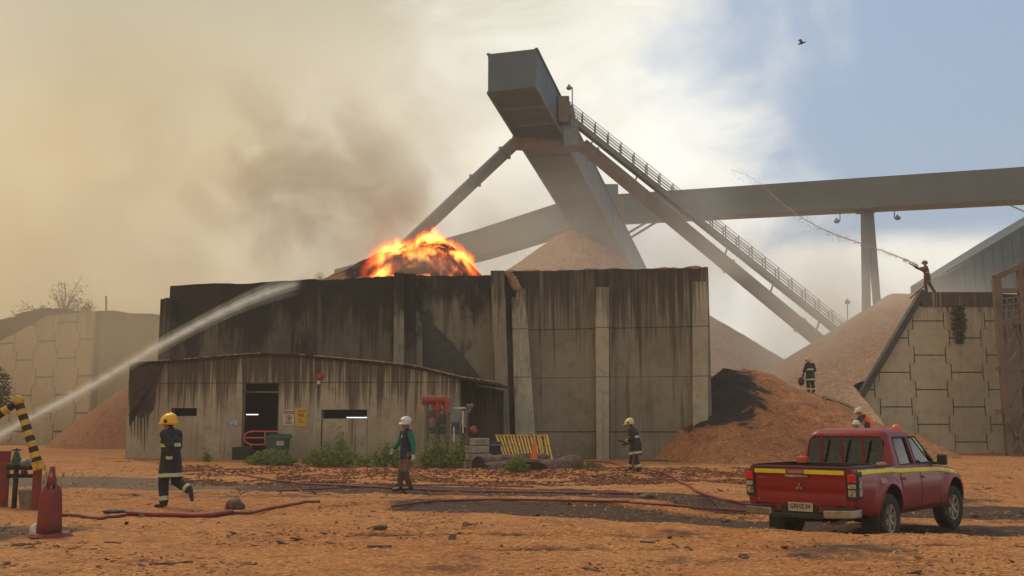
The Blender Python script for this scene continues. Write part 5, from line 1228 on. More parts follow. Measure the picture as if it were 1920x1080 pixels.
# black rubber and pillar trims round the windows
for s_ in (-1, 1):
    mb = MB()
    for i, a in enumerate(SW):
        Y0 = (gh(tz(a[4]))['hw'] - .001) * s_; Y1 = (gh(tz(a[5]))['hw'] - .001) * s_
        q = [Vector((a[0], Y0, a[4])), Vector((a[1], Y0, a[4])), Vector((a[3], Y1, a[5])), Vector((a[2], Y1, a[5]))]
        for k in range(4): mb.beam(q[k], q[(k + 1) % 4], .022 if i == 0 else .035, .012, up=Vector((0, s_, 0)))
    mb.build('window_trim', M_trim, trk, local=True)
for y in (.36, .0, -.36): MB().box((1.655, y, 1.43), (.03, .035, .50)).build('rear_guard_bar', M_tred, trk, local=True)
mb = MB(); mb.box((1.62, 0, 1.20), (.06, 1.5, .05)); mb.build('bed_front_rail', M_trim, trk, local=True, bevel=.01)
# seats
for (x, y) in ((3.0, .37), (3.0, -.37)):
    mb = MB(); mb.box((x, y, .95), (.16, .46, .75)); mb.box((x + .25, y, .65), (.5, .46, .15)); mb.box((x - .02, y, 1.42), (.10, .26, .18)); mb.build('seat', M_seat, trk, local=True, bevel=.04)
mb = MB(); mb.box((2.1, 0, .95), (.16, 1.4, .60)); 
for y in (.42, -.42): mb.box((2.06, y, 1.33), (.09, .24, .15))
mb.build('rear_bench', M_seat, trk, local=True, bevel=.03)
mb = MB(); mb.box((3.62, 0, .98), (.3, 1.5, .28)); mb.build('dashboard', M_trim, trk, local=True, bevel=.04)
mb = MB(); mb.tube([(3.4 + .02 * math.sin(a), .37 + .17 * math.cos(a), 1.15 + .15 * math.sin(a)) for a in np.linspace(0, 6.283, 20)], .014, 6, cap=False); mb.build('steering_wheel', M_trim, trk, local=True)
# surface patches on the flanks
def flank(name, x0, x1, zf0, zf1, side, off, mat, nx=40, par=trk, nz=3):
    vs = []; fs = []; 
    for i in range(nx + 1):
        x = x0 + (x1 - x0) * i / nx; a = zf0(x) if callable(zf0) else zf0; b = zf1(x) if callable(zf1) else zf1
        for j in range(nz + 1): z = a + (b - a) * j / nz; vs.append((x, side * (half(x, z) + off), z))
    m = nz + 1
    for i in range(nx):
        for j in range(nz): fs.append((i * m + j, (i + 1) * m + j, (i + 1) * m + j + 1, i * m + j + 1))
    mb = MB(); mb.add(vs, fs); o = mb.build(name, mat, par, smooth=True, local=True, fixn=False); s = o.modifiers.new('s', 'SOLIDIFY'); s.thickness = .004; s.offset = 0; return o
def arch_top(x):
    z = .445
    for wx in WX:
        d = .50 ** 2 - (x - wx) ** 2
        if d > 0: z = max(z, WZ + .06 + math.sqrt(d))
    return z
for s_ in (-1, 1):
    flank('yellow_stripe', .16, 4.72, lambda x: zb(x) - .094, lambda x: zb(x) - .020, s_, .006, M_tyel, 70)
    for (a, b) in ((1.84, 2.70), (2.72, 3.72)):
        d = flank('door', a, b, lambda x: max(.47, arch_top(x) + .0), lambda x: zb(x) - .012, s_, .0035, M_tred, 30, nz=14)
        mb = MB(); hx = (a + .16); y = s_ * (half(hx, .98) + .035)
        mb.box((hx, y, .985), (.17, .022, .032)); mb.box((hx - .07, y - s_ * .015, .985), (.02, .03, .03)); mb.box((hx + .07, y - s_ * .015, .985), (.02, .03, .03)); mb.build('handle', M_chrome, d, local=True, bevel=.006)
    # door seams
    mb = MB()
    for xx in (1.83, 2.71, 3.73):
        z0_ = max(.46, arch_top(xx)); zs = np.linspace(z0_, zb(xx) - .005, 14); pts = [(xx, s_ * (half(xx, z) - .004), z) for z in zs]
        mb.tube(pts, .009, 5)
    pts = [(x, s_ * (half(x, max(.455, arch_top(x))) - .004), max(.455, arch_top(x))) for x in np.linspace(1.83, 3.73, 24)]; mb.tube(pts, .007, 5)
    pts = [(.145, s_ * (half(.145, z) - .003), z) for z in np.linspace(.62, 1.17, 10)]; mb.build('door_seam', M_trim, trk, local=True)
    # arch lips
    for wx in WX:
        mb = MB(); pts = []
        for a in np.linspace(R(8), R(172), 26): x = wx + .482 * math.cos(a); z = WZ + .06 + .482 * math.sin(a); pts.append((x, s_ * (half(x, z) - .006), z))
        mb.tube(pts, .016, 6); mb.build('arch_lip', M_tred, trk, local=True, smooth=True)
    flank('pale_sticker', .93, 1.13, .93, 1.03, s_, .006, nmat('faded_sticker', (.30, .12, .11), (.38, .17, .15), 7., .5, bump=0) if s_ == -1 else bpy.data.materials['faded_sticker'], 10)
    flank('pale_sticker', 4.05, 4.20, .985, 1.055, s_, .006, bpy.data.materials['faded_sticker'], 8)
    # mirrors
    mb = MB(); mb.box((3.50, s_ * 1.00, 1.25), (.10, .16, .18)); mb.beam((3.52, s_ * .82, 1.18), (3.50, s_ * .95, 1.2), .06, .05); mb.build('side_mirror', M_trim, trk, local=True, bevel=.035)
    mb = MB(); mb.prism([Vector((x, s_ * (half(x, zb(x)) - .055), zb(x) + .028)) for x in np.linspace(.06, 1.56, 10)] + [Vector((x, s_ * (half(x, zb(x)) + .004), zb(x) + .004)) for x in np.linspace(1.56, .06, 10)], (0, 0, .016)); mb.build('bed_rail_cap', M_trim, trk, local=True)
    # mud flaps
    mb = MB(); mb.box((.76, s_ * .78, .36), (.025, .26, .36)); mb.build('mud_flap', M_trim, trk, local=True)
    # rear bumper chrome corners
    mb = MB(); q = [(-.13, s_ * .42, .455), (-.13, s_ * .86, .47), (.02, s_ * .925, .48), (.12, s_ * .925, .48), (.12, s_ * .40, .46)]
    mb.prism([Vector(p) for p in q], (0, 0, .125)); mb.build('bumper_corner', M_chrome, trk, local=True, bevel=.02)
    mb = MB(); mb.prism([Vector((p[0] + (.01 if p[0] < 0 else 0), p[1] * .99, .583)) for p in q], (0, 0, .028)); mb.build('bumper_pad', M_trim, trk, local=True, bevel=.008)
    # tail lamps
    mb = MB(); yq0, yq1 = s_ * .752, s_ * .925
    mb.prism([Vector(p) for p in ((-.022, yq0, .74), (-.022, yq1 - s_ * .05, .74), (.03, yq1, .74), (.16, yq1 + s_ * .004, .76), (.16, yq0, .74))], (0, 0, .40)); tl_ = mb.build('tail_lamp', M_trim, trk, local=True, bevel=.012)
    mb = MB(); mb.box((-.016, s_ * .835, 1.055), (.05, .125, .13)); mb.build('red_lens', M_lens, tl_, local=True, bevel=.015)
    mb = MB(); mb.box((-.012, s_ * .835, .935), (.04, .115, .07)); mb.box((-.012, s_ * .835, .835), (.04, .11, .10)); mb.build('clear_lens', M_clear, tl_, local=True, bevel=.012)
    mb = MB(); mb.box((.10, s_ * .925, .93), (.10, .012, .28)); mb.build('side_lens', M_clear, tl_, local=True, bevel=.01)
# tailgate
tg = []
def tailx(y, z): return -.012 - .012 * math.exp(-((z - 1.13) / .04) ** 2) - .010 * (1 - (y / .75) ** 2) + .014 * math.exp(-((z - .82) / .05) ** 2) 
mb = MB(); ys_ = np.linspace(-.742, .742, 31); zs_ = np.linspace(.63, 1.185, 26); vs = [(tailx(y, z), y, z) for y in ys_ for z in zs_]; m = len(zs_)
fs = [(i * m + j, (i + 1) * m + j, (i + 1) * m + j + 1, i * m + j + 1) for i in range(30) for j in range(25)]; mb.add(vs, fs); tgo = mb.build('tailgate', M_tred, trk, local=True, smooth=True, fixn=False); s = tgo.modifiers.new('s', 'SOLIDIFY'); s.thickness = .05; s.offset = 1
for p in tgo.data.polygons: pass
mb = MB(); mb.box((.02, 0, 1.195), (.09, 1.50, .03)); mb.build('top_cap', M_trim, tgo, local=True, bevel=.01)
for (a, b) in ((.73, .20), (-.10, -.73)):
    mb = MB(); mb.box((-.042, (a + b) / 2, 1.135), (.012, abs(a - b), .062)); mb.build('yellow_stripe', M_tyel, tgo, local=True)
mb = MB(); mb.box((-.045, .03, 1.065), (.03, .37, .045)); mb.build('handle', M_chrome, tgo, local=True, bevel=.012)
mb = MB(); mb.box((-.036, .05, 1.135), (.008, .26, .05)); mb.build('worn_patch', bpy.data.materials['faded_sticker'], tgo, local=True)
mb = MB()
def rh(cy_, cz, a, rot):   # one rhombus of the emblem
    u = Vector((0, math.sin(rot), math.cos(rot))); w_ = Vector((0, math.cos(rot), -math.sin(rot))); c = Vector((-.036, cy_, cz)); mb.prism([c, c + u * a * .5 + w_ * a * .29, c + u * a, c + u * a * .5 - w_ * a * .29], (-.008, 0, 0))
for k in range(3): rh(-.01, .905, .068, R(120 * k))
mb.build('three_diamond_emblem', M_chrome, tgo, local=True)
mb = MB()
for k in range(5): mb.box((-.034, .68 - k * .028, 1.035), (.006, .018, .022))
mb.build('small_chrome_lettering', M_chrome, tgo, local=True)
mb = MB(); mb.box((-.01, .62, .70), (.008, .14, .022)); mb.build('small_badge', M_rim, tgo, local=True)
def text_obj(name, txt, size, mat, par, loc, rot, ext=.002, sx=1.):
    cu = bpy.data.curves.new(name, 'FONT'); cu.body = txt; cu.size = size; cu.align_x = 'CENTER'; cu.align_y = 'CENTER'; cu.extrude = ext; cu.offset = size * .02
    o = bpy.data.objects.new(name, cu); col.objects.link(o); bpy.context.view_layer.update()
    me = bpy.data.meshes.new_from_object(o.evaluated_get(bpy.context.evaluated_depsgraph_get())); bpy.data.objects.remove(o); bpy.data.curves.remove(cu)
    me.materials.clear(); me.materials.append(mat); q = bpy.data.objects.new(name, me); col.objects.link(q); q.parent = par; q.location = loc; q.rotation_euler = rot; q.scale = (sx, 1, 1); return q
# bumper centre, plate, under body
mb = MB(); mb.prism([Vector((-.02, y, z)) for y, z in ((.62, .63), (-.62, .63), (-.40, .53), (.40, .53))], (.1, 0, 0)); mb.build('rear_valance', M_tred, trk, local=True)
mb = MB(); mb.box((-.06, 0, .475), (.16, .86, .07)); mb.box((-.02, 0, .56), (.03, .62, .15)); mb.build('bumper_step', M_trim, trk, local=True, bevel=.012)
pl = MB(); pl.box((-.058, -.03, .605), (.008, .40, .135)); po = pl.build('number_plate', nmat('plate_white', (.50, .42, .30), (.40, .33, .24), 9., .6, bump=0), trk, local=True, bevel=.004)
text_obj('plate_lettering', 'GRHZ·54', .098, M_sblack, po, (-.064, -.03, .612), (math.pi / 2, 0, -math.pi / 2), sx=.86)
mb = MB(); mb.box((2.6, .45, .44), (4.6, .12, .14)); mb.box((2.6, -.45, .44), (4.6, .12, .14)); mb.box((3.6, 0, .46), (2.2, 1.2, .16)); mb.box((.55, 0, .50), (.9, 1.2, .10)); mb.box((2.6, 0, .50), (2.4, 1.5, .06)); mb.build('chassis', M_trim, trk, local=True)
mb = MB(); 
for wx in WX: mb.tube([(wx, -.72, WZ), (wx, .72, WZ)], .05, 10)
mb.ball((WX[0], 0, WZ), .15, 8); mb.build('axle', M_trim, trk, local=True)
mb = MB(); mb.tube([(.35, 0, .38), (.35, 0, .50)], .34, 24); mb.build('spare_wheel', M_tyre, trk, local=True)
mb = MB(); mb.tube([(-.02, -.52, .37), (.5, -.50, .39)], .03, 10); mb.build('exhaust_pipe', M_rust, trk, local=True)
mb = MB(); mb.box((5.17, 0, .80), (.10, 1.1, .22)); mb.build('grille', M_trim, trk, local=True, bevel=.02)
for s_ in (-1, 1): mb = MB(); mb.ball((5.02, s_ * .68, .86), .13, 8, sc_=(.9, 1.1, .6)); mb.build('headlight', M_clear, trk, local=True, smooth=True)
mb = MB(); mb.box((5.18, 0, .52), (.16, 1.5, .2)); mb.build('front_bumper', M_tred, trk, local=True, bevel=.05)
# wheels
def wheel(x, s_, steer=0.):
    e_ = bpy.data.objects.new('wheel', None); col.objects.link(e_); e_.parent = trk; e_.location = (x, s_ * .80, WZ); e_.rotation_euler = (0, 0, steer)
    prof = [(.22, -.105), (.30, -.125), (.355, -.12), (.380, -.10), (.385, -.05), (.385, .05), (.380, .10), (.355, .12), (.30, .125), (.22, .105)]
    N = 48; vs = []; 
    for k in range(N):
        a = 2 * math.pi * k / N
        for j, (r, y) in enumerate(prof): rr_ = r - (.010 if (k % 2 and 3 <= j <= 6) else 0); vs.append((rr_ * math.cos(a), y, rr_ * math.sin(a)))
    m_ = len(prof); fs = [(k * m_ + j, k * m_ + j + 1, ((k + 1) % N) * m_ + j + 1, ((k + 1) % N) * m_ + j) for k in range(N) for j in range(m_ - 1)]
    mb = MB(); mb.add(vs, fs); mb.build('tyre', M_tyre, e_, local=True, smooth=True)
    mb = MB(); 
    for (r0, r1, y0, y1) in ((.232, .205, .108, .10), (.205, .20, .10, -.06)):
        vs = []
        for k in range(N): a = 2 * math.pi * k / N; vs += [(r0 * math.cos(a), s_ * y0, r0 * math.sin(a)), (r1 * math.cos(a), s_ * y1, r1 * math.sin(a))]
        mb.add(vs, [(2 * k, 2 * k + 1, 2 * ((k + 1) % N) + 1, 2 * ((k + 1) % N)) for k in range(N)])
    for k in range(6):
        for da in (-.17, .17):
            a = 2 * math.pi * k / 6 + .3; p0 = Vector((.045 * math.cos(a), s_ * .07, .045 * math.sin(a))); p1 = Vector((.212 * math.cos(a + da), s_ * .095, .212 * math.sin(a + da))); mb.beam(p0, p1, .028, .03, up=Vector((0, 1, 0)))
    mb.tube([(0, s_ * .04, 0), (0, s_ * .10, 0)], .06, 16); mb.build('rim', M_rim, e_, local=True, bevel=.004)
    mb = MB(); mb.tube([(0, -s_ * .06, 0), (0, s_ * .02, 0)], .20, 24); mb.build('brake_drum', M_trim, e_, local=True)
wheel(WX[0], -1); wheel(WX[0], 1); wheel(WX[1], -1, R(-6)); wheel(WX[1], 1, R(-6))
mb = MB(); mb.ball((2.78, -.50, 1.775), .085, 8, sc_=(1, 1, 1.0)); mb.build('orange_beacon', nmat('beacon_orange', (.80, .13, .02), (.7, .11, .02), 4., .3, bump=0), trk, local=True, smooth=True)
mb = MB(); mb.box((1.45, .62, 1.265), (.16, .18, .11)); o_ = mb.build('orange_case', nmat('case_orange', (.62, .10, .04), (.5, .08, .03), 4., .6), None, local=True, bevel=.02); o_.data.transform(trk.matrix_basis); tag(o_, 'small orange case sitting on the front left corner of the truck bed', 'case')
mb = MB(); mb.ball((1.15, -.84, 1.235), .05, 6, sc_=(4.0, 1.0, .7)); o_ = mb.build('folded_cloth', nmat('pink_cloth', (.42, .20, .17), (.36, .15, .13), 7., .9), None, smooth=True); o_.data.transform(trk.matrix_basis); tag(o_, 'pale pink rolled cloth lying on the right bed rail of the truck', 'cloth')
# ------------------------------------------------------------ people
def rtube(mb, pts, rad, lat=None, sq=(1, 1), n=14, flat0=False):
    """closed tube with ball ends; lat = lateral axis for flattened sections"""
    pts = [Vector(p) for p in pts]; N = len(pts)
    if not isinstance(rad, (list, tuple)): rad = [rad] * N
    P2, R2 = [], []
    d0 = (pts[1] - pts[0]).normalized(); d1 = (pts[-1] - pts[-2]).normalized()
    for a in (() if flat0 else (80, 50, 22)): P2.append(pts[0] - d0 * rad[0] * math.sin(R(a)) * .9); R2.append(rad[0] * math.cos(R(a)))
    P2 += pts; R2 += list(rad)
    for a in (22, 50, 80): P2.append(pts[-1] + d1 * rad[-1] * math.sin(R(a)) * .9); R2.append(rad[-1] * math.cos(R(a)))
    b = len(mb.v); M = len(P2)
    for i, p in enumerate(P2):
        d = (P2[min(i + 1, M - 1)] - P2[max(i - 1, 0)]).normalized(); u = Vector(lat) if lat else (Vector((0, 1, 0)) if abs(d.y) < .9 else Vector((1, 0, 0)))
        u = (u - d * u.dot(d)).normalized(); w_ = d.cross(u)
        for k in range(n): a = 2 * math.pi * k / n; mb.v.append(tuple(p + u * math.cos(a) * R2[i] * sq[0] + w_ * math.sin(a) * R2[i] * sq[1]))
    for i in range(M - 1):
        for k in range(n): mb.f.append((b + i * n + k, b + i * n + (k + 1) % n, b + (i + 1) * n + (k + 1) % n, b + (i + 1) * n + k)); mb.m.append(0)
    mb.f.append(tuple(b + k for k in reversed(range(n)))); mb.f.append(tuple(b + (M - 1) * n + k for k in range(n))); mb.m += [0, 0]
def fuse(name, mb, mats, par, vox, sm=2, classify=None):
    o = mb.build(name, mats, None)
    r = o.modifiers.new('r', 'REMESH'); r.mode = 'VOXEL'; r.voxel_size = vox; r.use_smooth_shade = True
    if sm: s = o.modifiers.new('s', 'SMOOTH'); s.iterations = sm; s.factor = .5
    evalmesh(o); o.data.materials.clear()
    for m_ in mats: o.data.materials.append(m_)
    if classify:
        for p in o.data.polygons: p.material_index = classify(p.center)
    else: o.data.polygons.foreach_set('material_index', [0] * len(o.data.polygons))
    o.data.polygons.foreach_set('use_smooth', [True] * len(o.data.polygons)); o.parent = par; return o
def near_seg(c, a, b):
    ab = b - a; t = max(-.3, min(1.3, (c - a).dot(ab) / ab.length_squared)); tc_ = max(0, min(1, t)); return (c - (a + ab * tc_)).length, t
M_skin = nmat('skin', (.30, .15, .095), (.36, .19, .12), 9., .6, bump=0); M_brow = nmat('dark_hair', (.02, .014, .010), (.03, .02, .015), 9., .8, bump=0)
M_turn = nmat('turnout_cloth', (.018, .018, .022), (.032, .029, .028), 6., .9, bump=.5, dirt=((.07, .045, .03), 4., .6, .85)); M_rfy = nmat('reflective_yellow', (.52, .50, .16), (.45, .42, .14), 9., .5, bump=0); M_rfs = nmat('reflective_silver', (.42, .40, .34), (.5, .48, .42), 9., .4, bump=0)
M_glove = nmat('work_glove', (.03, .028, .025), (.05, .045, .035), 9., .9); M_gw = nmat('white_glove', (.55, .50, .44), (.45, .40, .34), 9., .9); M_boot = nmat('rubber_boot', (.014, .013, .012), (.04, .028, .02), 6., .7)
M_hy = nmat('helmet_yellow', (.85, .42, .012), (.75, .36, .012), 4., .35, bump=0); M_hpale = nmat('helmet_pale_yellow', (.62, .50, .16), (.52, .42, .14), 4., .4, bump=0); M_hw = nmat('helmet_white', (.62, .58, .50), (.5, .47, .40), 4., .4, bump=0); M_hred = nmat('helmet_dull_red', (.22, .11, .08), (.16, .08, .06), 4., .5, bump=0)
M_navy = nmat('navy_vest', (.018, .022, .055), (.028, .032, .065), 6., .9, bump=.3); M_gsl = nmat('green_sleeve', (.012, .13, .075), (.018, .16, .09), 6., .9, bump=.3); M_brown = nmat('brown_trousers', (.16, .075, .045), (.20, .10, .06), 6., .9, bump=.3); M_dkt = nmat('muddy_gaiter', (.07, .045, .035), (.10, .06, .04), 6., .9)
M_redj = nmat('red_brown_jacket', (.16, .055, .045), (.10, .05, .045), 5., .9, bump=.3); M_orv = nmat('orange_vest', (.80, .16, .06), (.7, .14, .05), 5., .8, bump=0)
def person(label, loc, rz, J, kit, vox=.010):
    """J: joints in figure space (forward +X, left +Y, up +Z)"""
    t = thing('person', label, 'person', loc, rz); J = {k: Vector(v) for k, v in J.items()}
    for s in 'LR':
        J.setdefault('toe' + s, J['ank' + s] + Vector((.17, 0, -.05)))
    up = (J['neck'] - J['pel']).normalized()
    # continuous body: head, neck, trunk, limbs, hands with five fingers
    b = MB(); H = J['head']; hd = J.get('look', Vector((1, 0, 0))).normalized(); side_ = Vector((0, 0, 1)).cross(hd).normalized()
    rtube(b, [H + Vector((0, 0, -.035)), H + Vector((0, 0, .045))], [.078, .082], lat=side_, sq=(.92, 1.12))
    rtube(b, [H + hd * .045 + Vector((0, 0, -.085)), H + hd * .01 + Vector((0, 0, -.03))], [.042, .065], lat=side_)
    rtube(b, [H + hd * .092 + Vector((0, 0, .01)), H + hd * .108 + Vector((0, 0, -.028))], [.010, .016]); b.ball(H + hd * .085 + Vector((0, 0, -.062)), .022, 6, sc_=(1, 1, .5))
    for s in (1, -1): b.ball(H + side_ * .082 * s + Vector((0, 0, -.01)), .026, 6, sc_=(.8, .8, 1.3)); b.ball(H + hd * .088 + side_ * .03 * s + Vector((0, 0, .022)), .014, 6)
    rtube(b, [J['neck'] - up * .03, H - Vector((0, 0, .07))], [.062, .056])
    wst = J['pel'].lerp(J['neck'], .30); ch = J['pel'].lerp(J['neck'], .68)
    rtube(b, [J['pel'], wst, ch, J['neck'] - up * .06], [.125, .12, .135, .105], lat=(0, 1, 0), sq=(1.12, .80))
    for s, sg in (('L', 1), ('R', -1)):
        rtube(b, [J['neck'] - up * .05, J['sho' + s]], [.06, .062]); rtube(b, [J['sho' + s], J['elb' + s], J['wri' + s]], [.056, .042, .030])
        rtube(b, [J['hip' + s], J['kne' + s], J['ank' + s]], [.085, .058, .042]); rtube(b, [J['ank' + s], J['toe' + s]], [.045, .038])
        fw = (J['wri' + s] - J['elb' + s]).normalized(); palm = J.get('palm' + s, Vector((0, -sg, 0)) if abs(fw.y) < .8 else Vector((0, 0, -1))); palm = (palm - fw * palm.dot(fw)).normalized(); ac = fw.cross(palm).normalized()
        curl = kit.get('curl', .35); w_ = J['wri' + s]; kn = w_ + fw * .085
        rtube(b, [w_, kn], [.030, .036], lat=ac, sq=(1.15, .55))
        for k, (o_, L) in enumerate(((.033, .070), (.012, .080), (-.011, .075), (-.032, .058))):
            p0 = kn + ac * o_; d1 = (fw * math.cos(curl) + palm * math.sin(curl)); d2 = (fw * math.cos(curl * 2.4) + palm * math.sin(curl * 2.4)); p1 = p0 + d1 * L * .5; p2 = p1 + d2 * L * .5; rtube(b, [p0, p1, p2], [.0115, .0105, .009], n=8)
        th = w_ + fw * .03 + ac * .028; p1 = th + (ac * .7 + fw * .6 + palm * .3).normalized() * .035; rtube(b, [th, p1, p1 + (fw * .8 + palm * .5).normalized() * .03], [.014, .012, .010], n=8)
    gl = kit.get('glove')
    def cb(c):
        if gl:
            for s in 'LR':
                if (c - J['wri' + s]).dot((J['wri' + s] - J['elb' + s]).normalized()) > -.02 and (c - J['wri' + s]).length < .22: return 1
        d = c - H
        if d.length < .14:
            if d.z > .055 or (d.dot(hd) < -.02 and d.z > -.06): return 2
            if abs(d.z - .022) < .010 and .02 < abs(d.dot(side_)) < .045 and d.dot(hd) > .06: return 2
        return 0
    fuse('body', b, [M_skin, gl or M_skin, M_brow], t, min(vox, .009) if vox < .012 else vox, 1, cb)
    # trousers
    b = MB(); tr = kit['trouser_r']; rtube(b, [J['pel'] - up * .03, J['pel'] + up * .10], [.150, .145], lat=(0, 1, 0), sq=(1.15, .85))
    for s in 'LR':
        ank = J['ank' + s]; kn = J['kne' + s]; end = ank + (kn - ank).normalized() * .04
        rtube(b, [J['hip' + s], J['hip' + s].lerp(kn, .5), kn, kn.lerp(end, .5), end], [tr * 1.25, tr * 1.08, tr * .95, tr * .88, tr * .82])
    def ctr(c):
        for s in 'LR':
            dd, tt_ = near_seg(c, J['kne' + s], J['ank' + s])
            if dd < .16 and kit.get('cuff') and .66 < tt_ < .86: return 1 if abs(tt_ - .76) > .045 else 2
            if dd < .16 and kit.get('gaiter') and tt_ > .02: return 3
        return 0
    fuse('trousers', b, [kit['trouser'], M_rfy, M_rfs, kit.get('gaiter') or kit['trouser']], t, vox, 2, ctr)
    # boots
    for s in 'LR':
        b = MB(); a = J['ank' + s]; to = J['toe' + s]; kn = J['kne' + s]; rtube(b, [a + (kn - a).normalized() * .16, a], [.062, .058]); rtube(b, [a + (a - to).normalized() * .03 + (a - kn).normalized() * .03, to], [.052, .045], sq=(1, .8)); fuse('boot', b, [M_boot], t, vox, 1)
    # jacket
    b = MB(); hem = J['pel'] - up * kit['hem']; jr = kit.get('jr', 1.)
    if kit['hem'] > .15:
        m_ = (J['kneL'] + J['kneR']) / 2; hem = J['pel'] + ((m_ - J['pel']) * .35 + Vector((0, 0, -1)) * (J['pel'].z - m_.z) * .65).normalized() * kit['hem']
    rtube(b, [hem, J['pel'], wst, ch, J['neck'] - up * .05], [kit['hr'] * jr, .178 * jr, .165 * jr, .178 * jr, .115], lat=(0, 1, 0), sq=(1.12, .88), n=22, flat0=True)
    for s in 'LR':
        rtube(b, [J['neck'] - up * .04, J['sho' + s]], [.088 * jr, .088 * jr])
    slv = kit.get('sleeve')
    sb = b if not slv else MB()
    for s in 'LR':
        w_ = J['wri' + s]; e_ = J['elb' + s]; rtube(sb, [J['sho' + s], J['sho' + s].lerp(e_, .5), e_, e_.lerp(w_, .5), w_ - (w_ - e_).normalized() * .03], [.085 * jr, .078 * jr, .070 * jr, .062 * jr, .052 * jr])
    rtube(b, [J['neck'] - up * .02, J['neck'] + up * .045], [.078, .070])
    bands = kit.get('bands', ())
    def cj(c):
        da = 9; sg_ = None
        for s in 'LR':
            for (p, q, nm) in ((J['sho' + s], J['elb' + s], 'u'), (J['elb' + s], J['wri' + s], 'f')):
                dd, tt_ = near_seg(c, p, q)
                if dd < .10 * jr and dd < da: da = dd; sg_ = (nm, tt_)
        d1, t1_ = near_seg(c, hem, J['neck']); 
        if sg_ and (da < .088 * jr) and not (d1 < .13 and sg_[0] == 'u' and sg_[1] < .25):
            for (nm, lo, hi) in kit.get('sbands', ()):
                if sg_[0] == nm and lo < sg_[1] < hi: return 2 if abs(sg_[1] - (lo + hi) / 2) < (hi - lo) * .17 else 1
            return 0
        hgt = (c - hem).dot((J['neck'] - hem).normalized())
        for (lo, hi) in bands:
            if lo < hgt < hi: return 2 if abs(hgt - (lo + hi) / 2) < (hi - lo) * .17 else 1
        return 0
    fuse('jacket' if not kit.get('vest') else 'vest', b, [kit['jacket'], kit.get('band_mat', M_rfy), M_rfs], t, vox, 3 if vox < .012 else 1, cj)
    if slv: fuse('shirt_sleeves', sb, [slv], t, vox, 2)
    # helmet
    he = thing('helmet', None, None); he.parent = t; del he
    return t, J, H, hd, side_
def helmet(t, H, hd, side_, mat, style='fire', sc_=1., extra=None):
    for o in [c for c in t.children if c.name.startswith('helmet')]: bpy.data.objects.remove(o)
    M = Matrix((( hd.x, side_.x, 0, 0), (hd.y, side_.y, 0, 0), (hd.z, side_.z, 1, 0), (0, 0, 0, 1))); c = H + Vector((0, 0, .045))
    mb = MB(); N = 28; K = 9; vs = []
    for i in range(K + 1):
        th = math.pi / 2 * i / K
        for k in range(N):
            a = 2 * math.pi * k / N; fx = .148 if math.cos(a) > 0 else .140; p = Vector((math.cos(a) * fx * math.sin(th), math.sin(a) * .126 * math.sin(th), .125 * math.cos(th) + (.012 if abs(math.sin(a)) < .25 and style == 'fire' else 0))); vs.append(p * sc_)
    if style == 'fire': rim = [(.158, .127, -.010), (.192, .128, -.026)]; back = [(-.148, -.035), (-.158, -.080)]
    else: rim = [(.165, .120, -.01), (.20, .122, -.028)]; back = [(-.142, -.01), (-.148, -.02)]
    for j in range(2):
        for k in range(N):
            a = 2 * math.pi * k / N; ca = math.cos(a); fx = rim[j][0] if ca > 0 else -back[j][0]; zz = rim[j][2] * max(0, ca) + back[j][1] * max(0, -ca) - .028 * (1 - abs(ca)) * (j + 1); vs.append(Vector((ca * fx, math.sin(a) * rim[j][1], zz)) * sc_)
    n_r = K + 3; fs = [(i * N + k, i * N + (k + 1) % N, (i + 1) * N + (k + 1) % N, (i + 1) * N + k) for i in range(n_r - 1) for k in range(N)]
    mb.add([c + M.to_3x3() @ v for v in vs], fs); o = mb.build('helmet', mat, t, local=True, smooth=True); s = o.modifiers.new('s', 'SOLIDIFY'); s.thickness = .006
    if style == 'fire':
        for sg in (1, -1): mb = MB(); q = c + M.to_3x3() @ Vector((-.01, .142 * sg, -.005)); mb.tube([q - side_ * .012 * sg, q + side_ * .012 * sg], .032 * sc_, 12); mb.build('ear_boss', M_blk, o, local=True)
        mb = MB(); mb.prism([c + M.to_3x3() @ Vector(p) for p in ((.13, .075, .0), (.165, 0, .0), (.13, -.075, .0), (.115, -.06, .06), (.145, 0, .065), (.115, .06, .06))], Vector((0, 0, .004))); mb.build('visor', M_blk, o, local=True)
    elif extra:
        mb = MB(); q = [c + M.to_3x3() @ Vector(p) for p in ((.155, .05, .035), (.16, -.05, .035), (.12, -.055, .075), (.115, .055, .075))]; mb.prism(q, Vector((.002, 0, .008))); mb.build('dark_goggles', M_blk, o, local=True)
        mb = MB(); q = c + M.to_3x3() @ Vector((-.04, -.118, -.01)); mb.box(q, (.06, .03, .06)); q = c + M.to_3x3() @ Vector((-.04, .118, -.01)); mb.box(q, (.06, .03, .06)); mb.build('ear_defender', M_blk, o, local=True, bevel=.01)
    return o
def STD(h=1.78, **kw):
    J = dict(pel=(0, 0, .95), neck=(0, 0, 1.47), head=(.02, 0, 1.65), shoL=(0, .195, 1.425), shoR=(0, -.195, 1.425), elbL=(-.03, .27, 1.15), elbR=(-.03, -.27, 1.15), wriL=(.05, .28, .91), wriR=(.05, -.28, .91),
             hipL=(0, .095, .92), hipR=(0, -.095, .92), kneL=(.02, .11, .50), kneR=(.02, -.11, .50), ankL=(-.02, .12, .09), ankR=(-.02, -.12, .09)); J.update(kw)
    k = h / 1.78; return {a: (Vector(b) * k if a not in ('look',) and not a.startswith('palm') else Vector(b)) for a, b in J.items()}
FIRE = dict(jacket=M_turn, trouser=M_turn, trouser_r=.106, hem=.38, hr=.212, jr=1.13, glove=M_glove, cuff=True, bands=((.03, .10), (.60, .665)), sbands=(('f', .62, .84),))
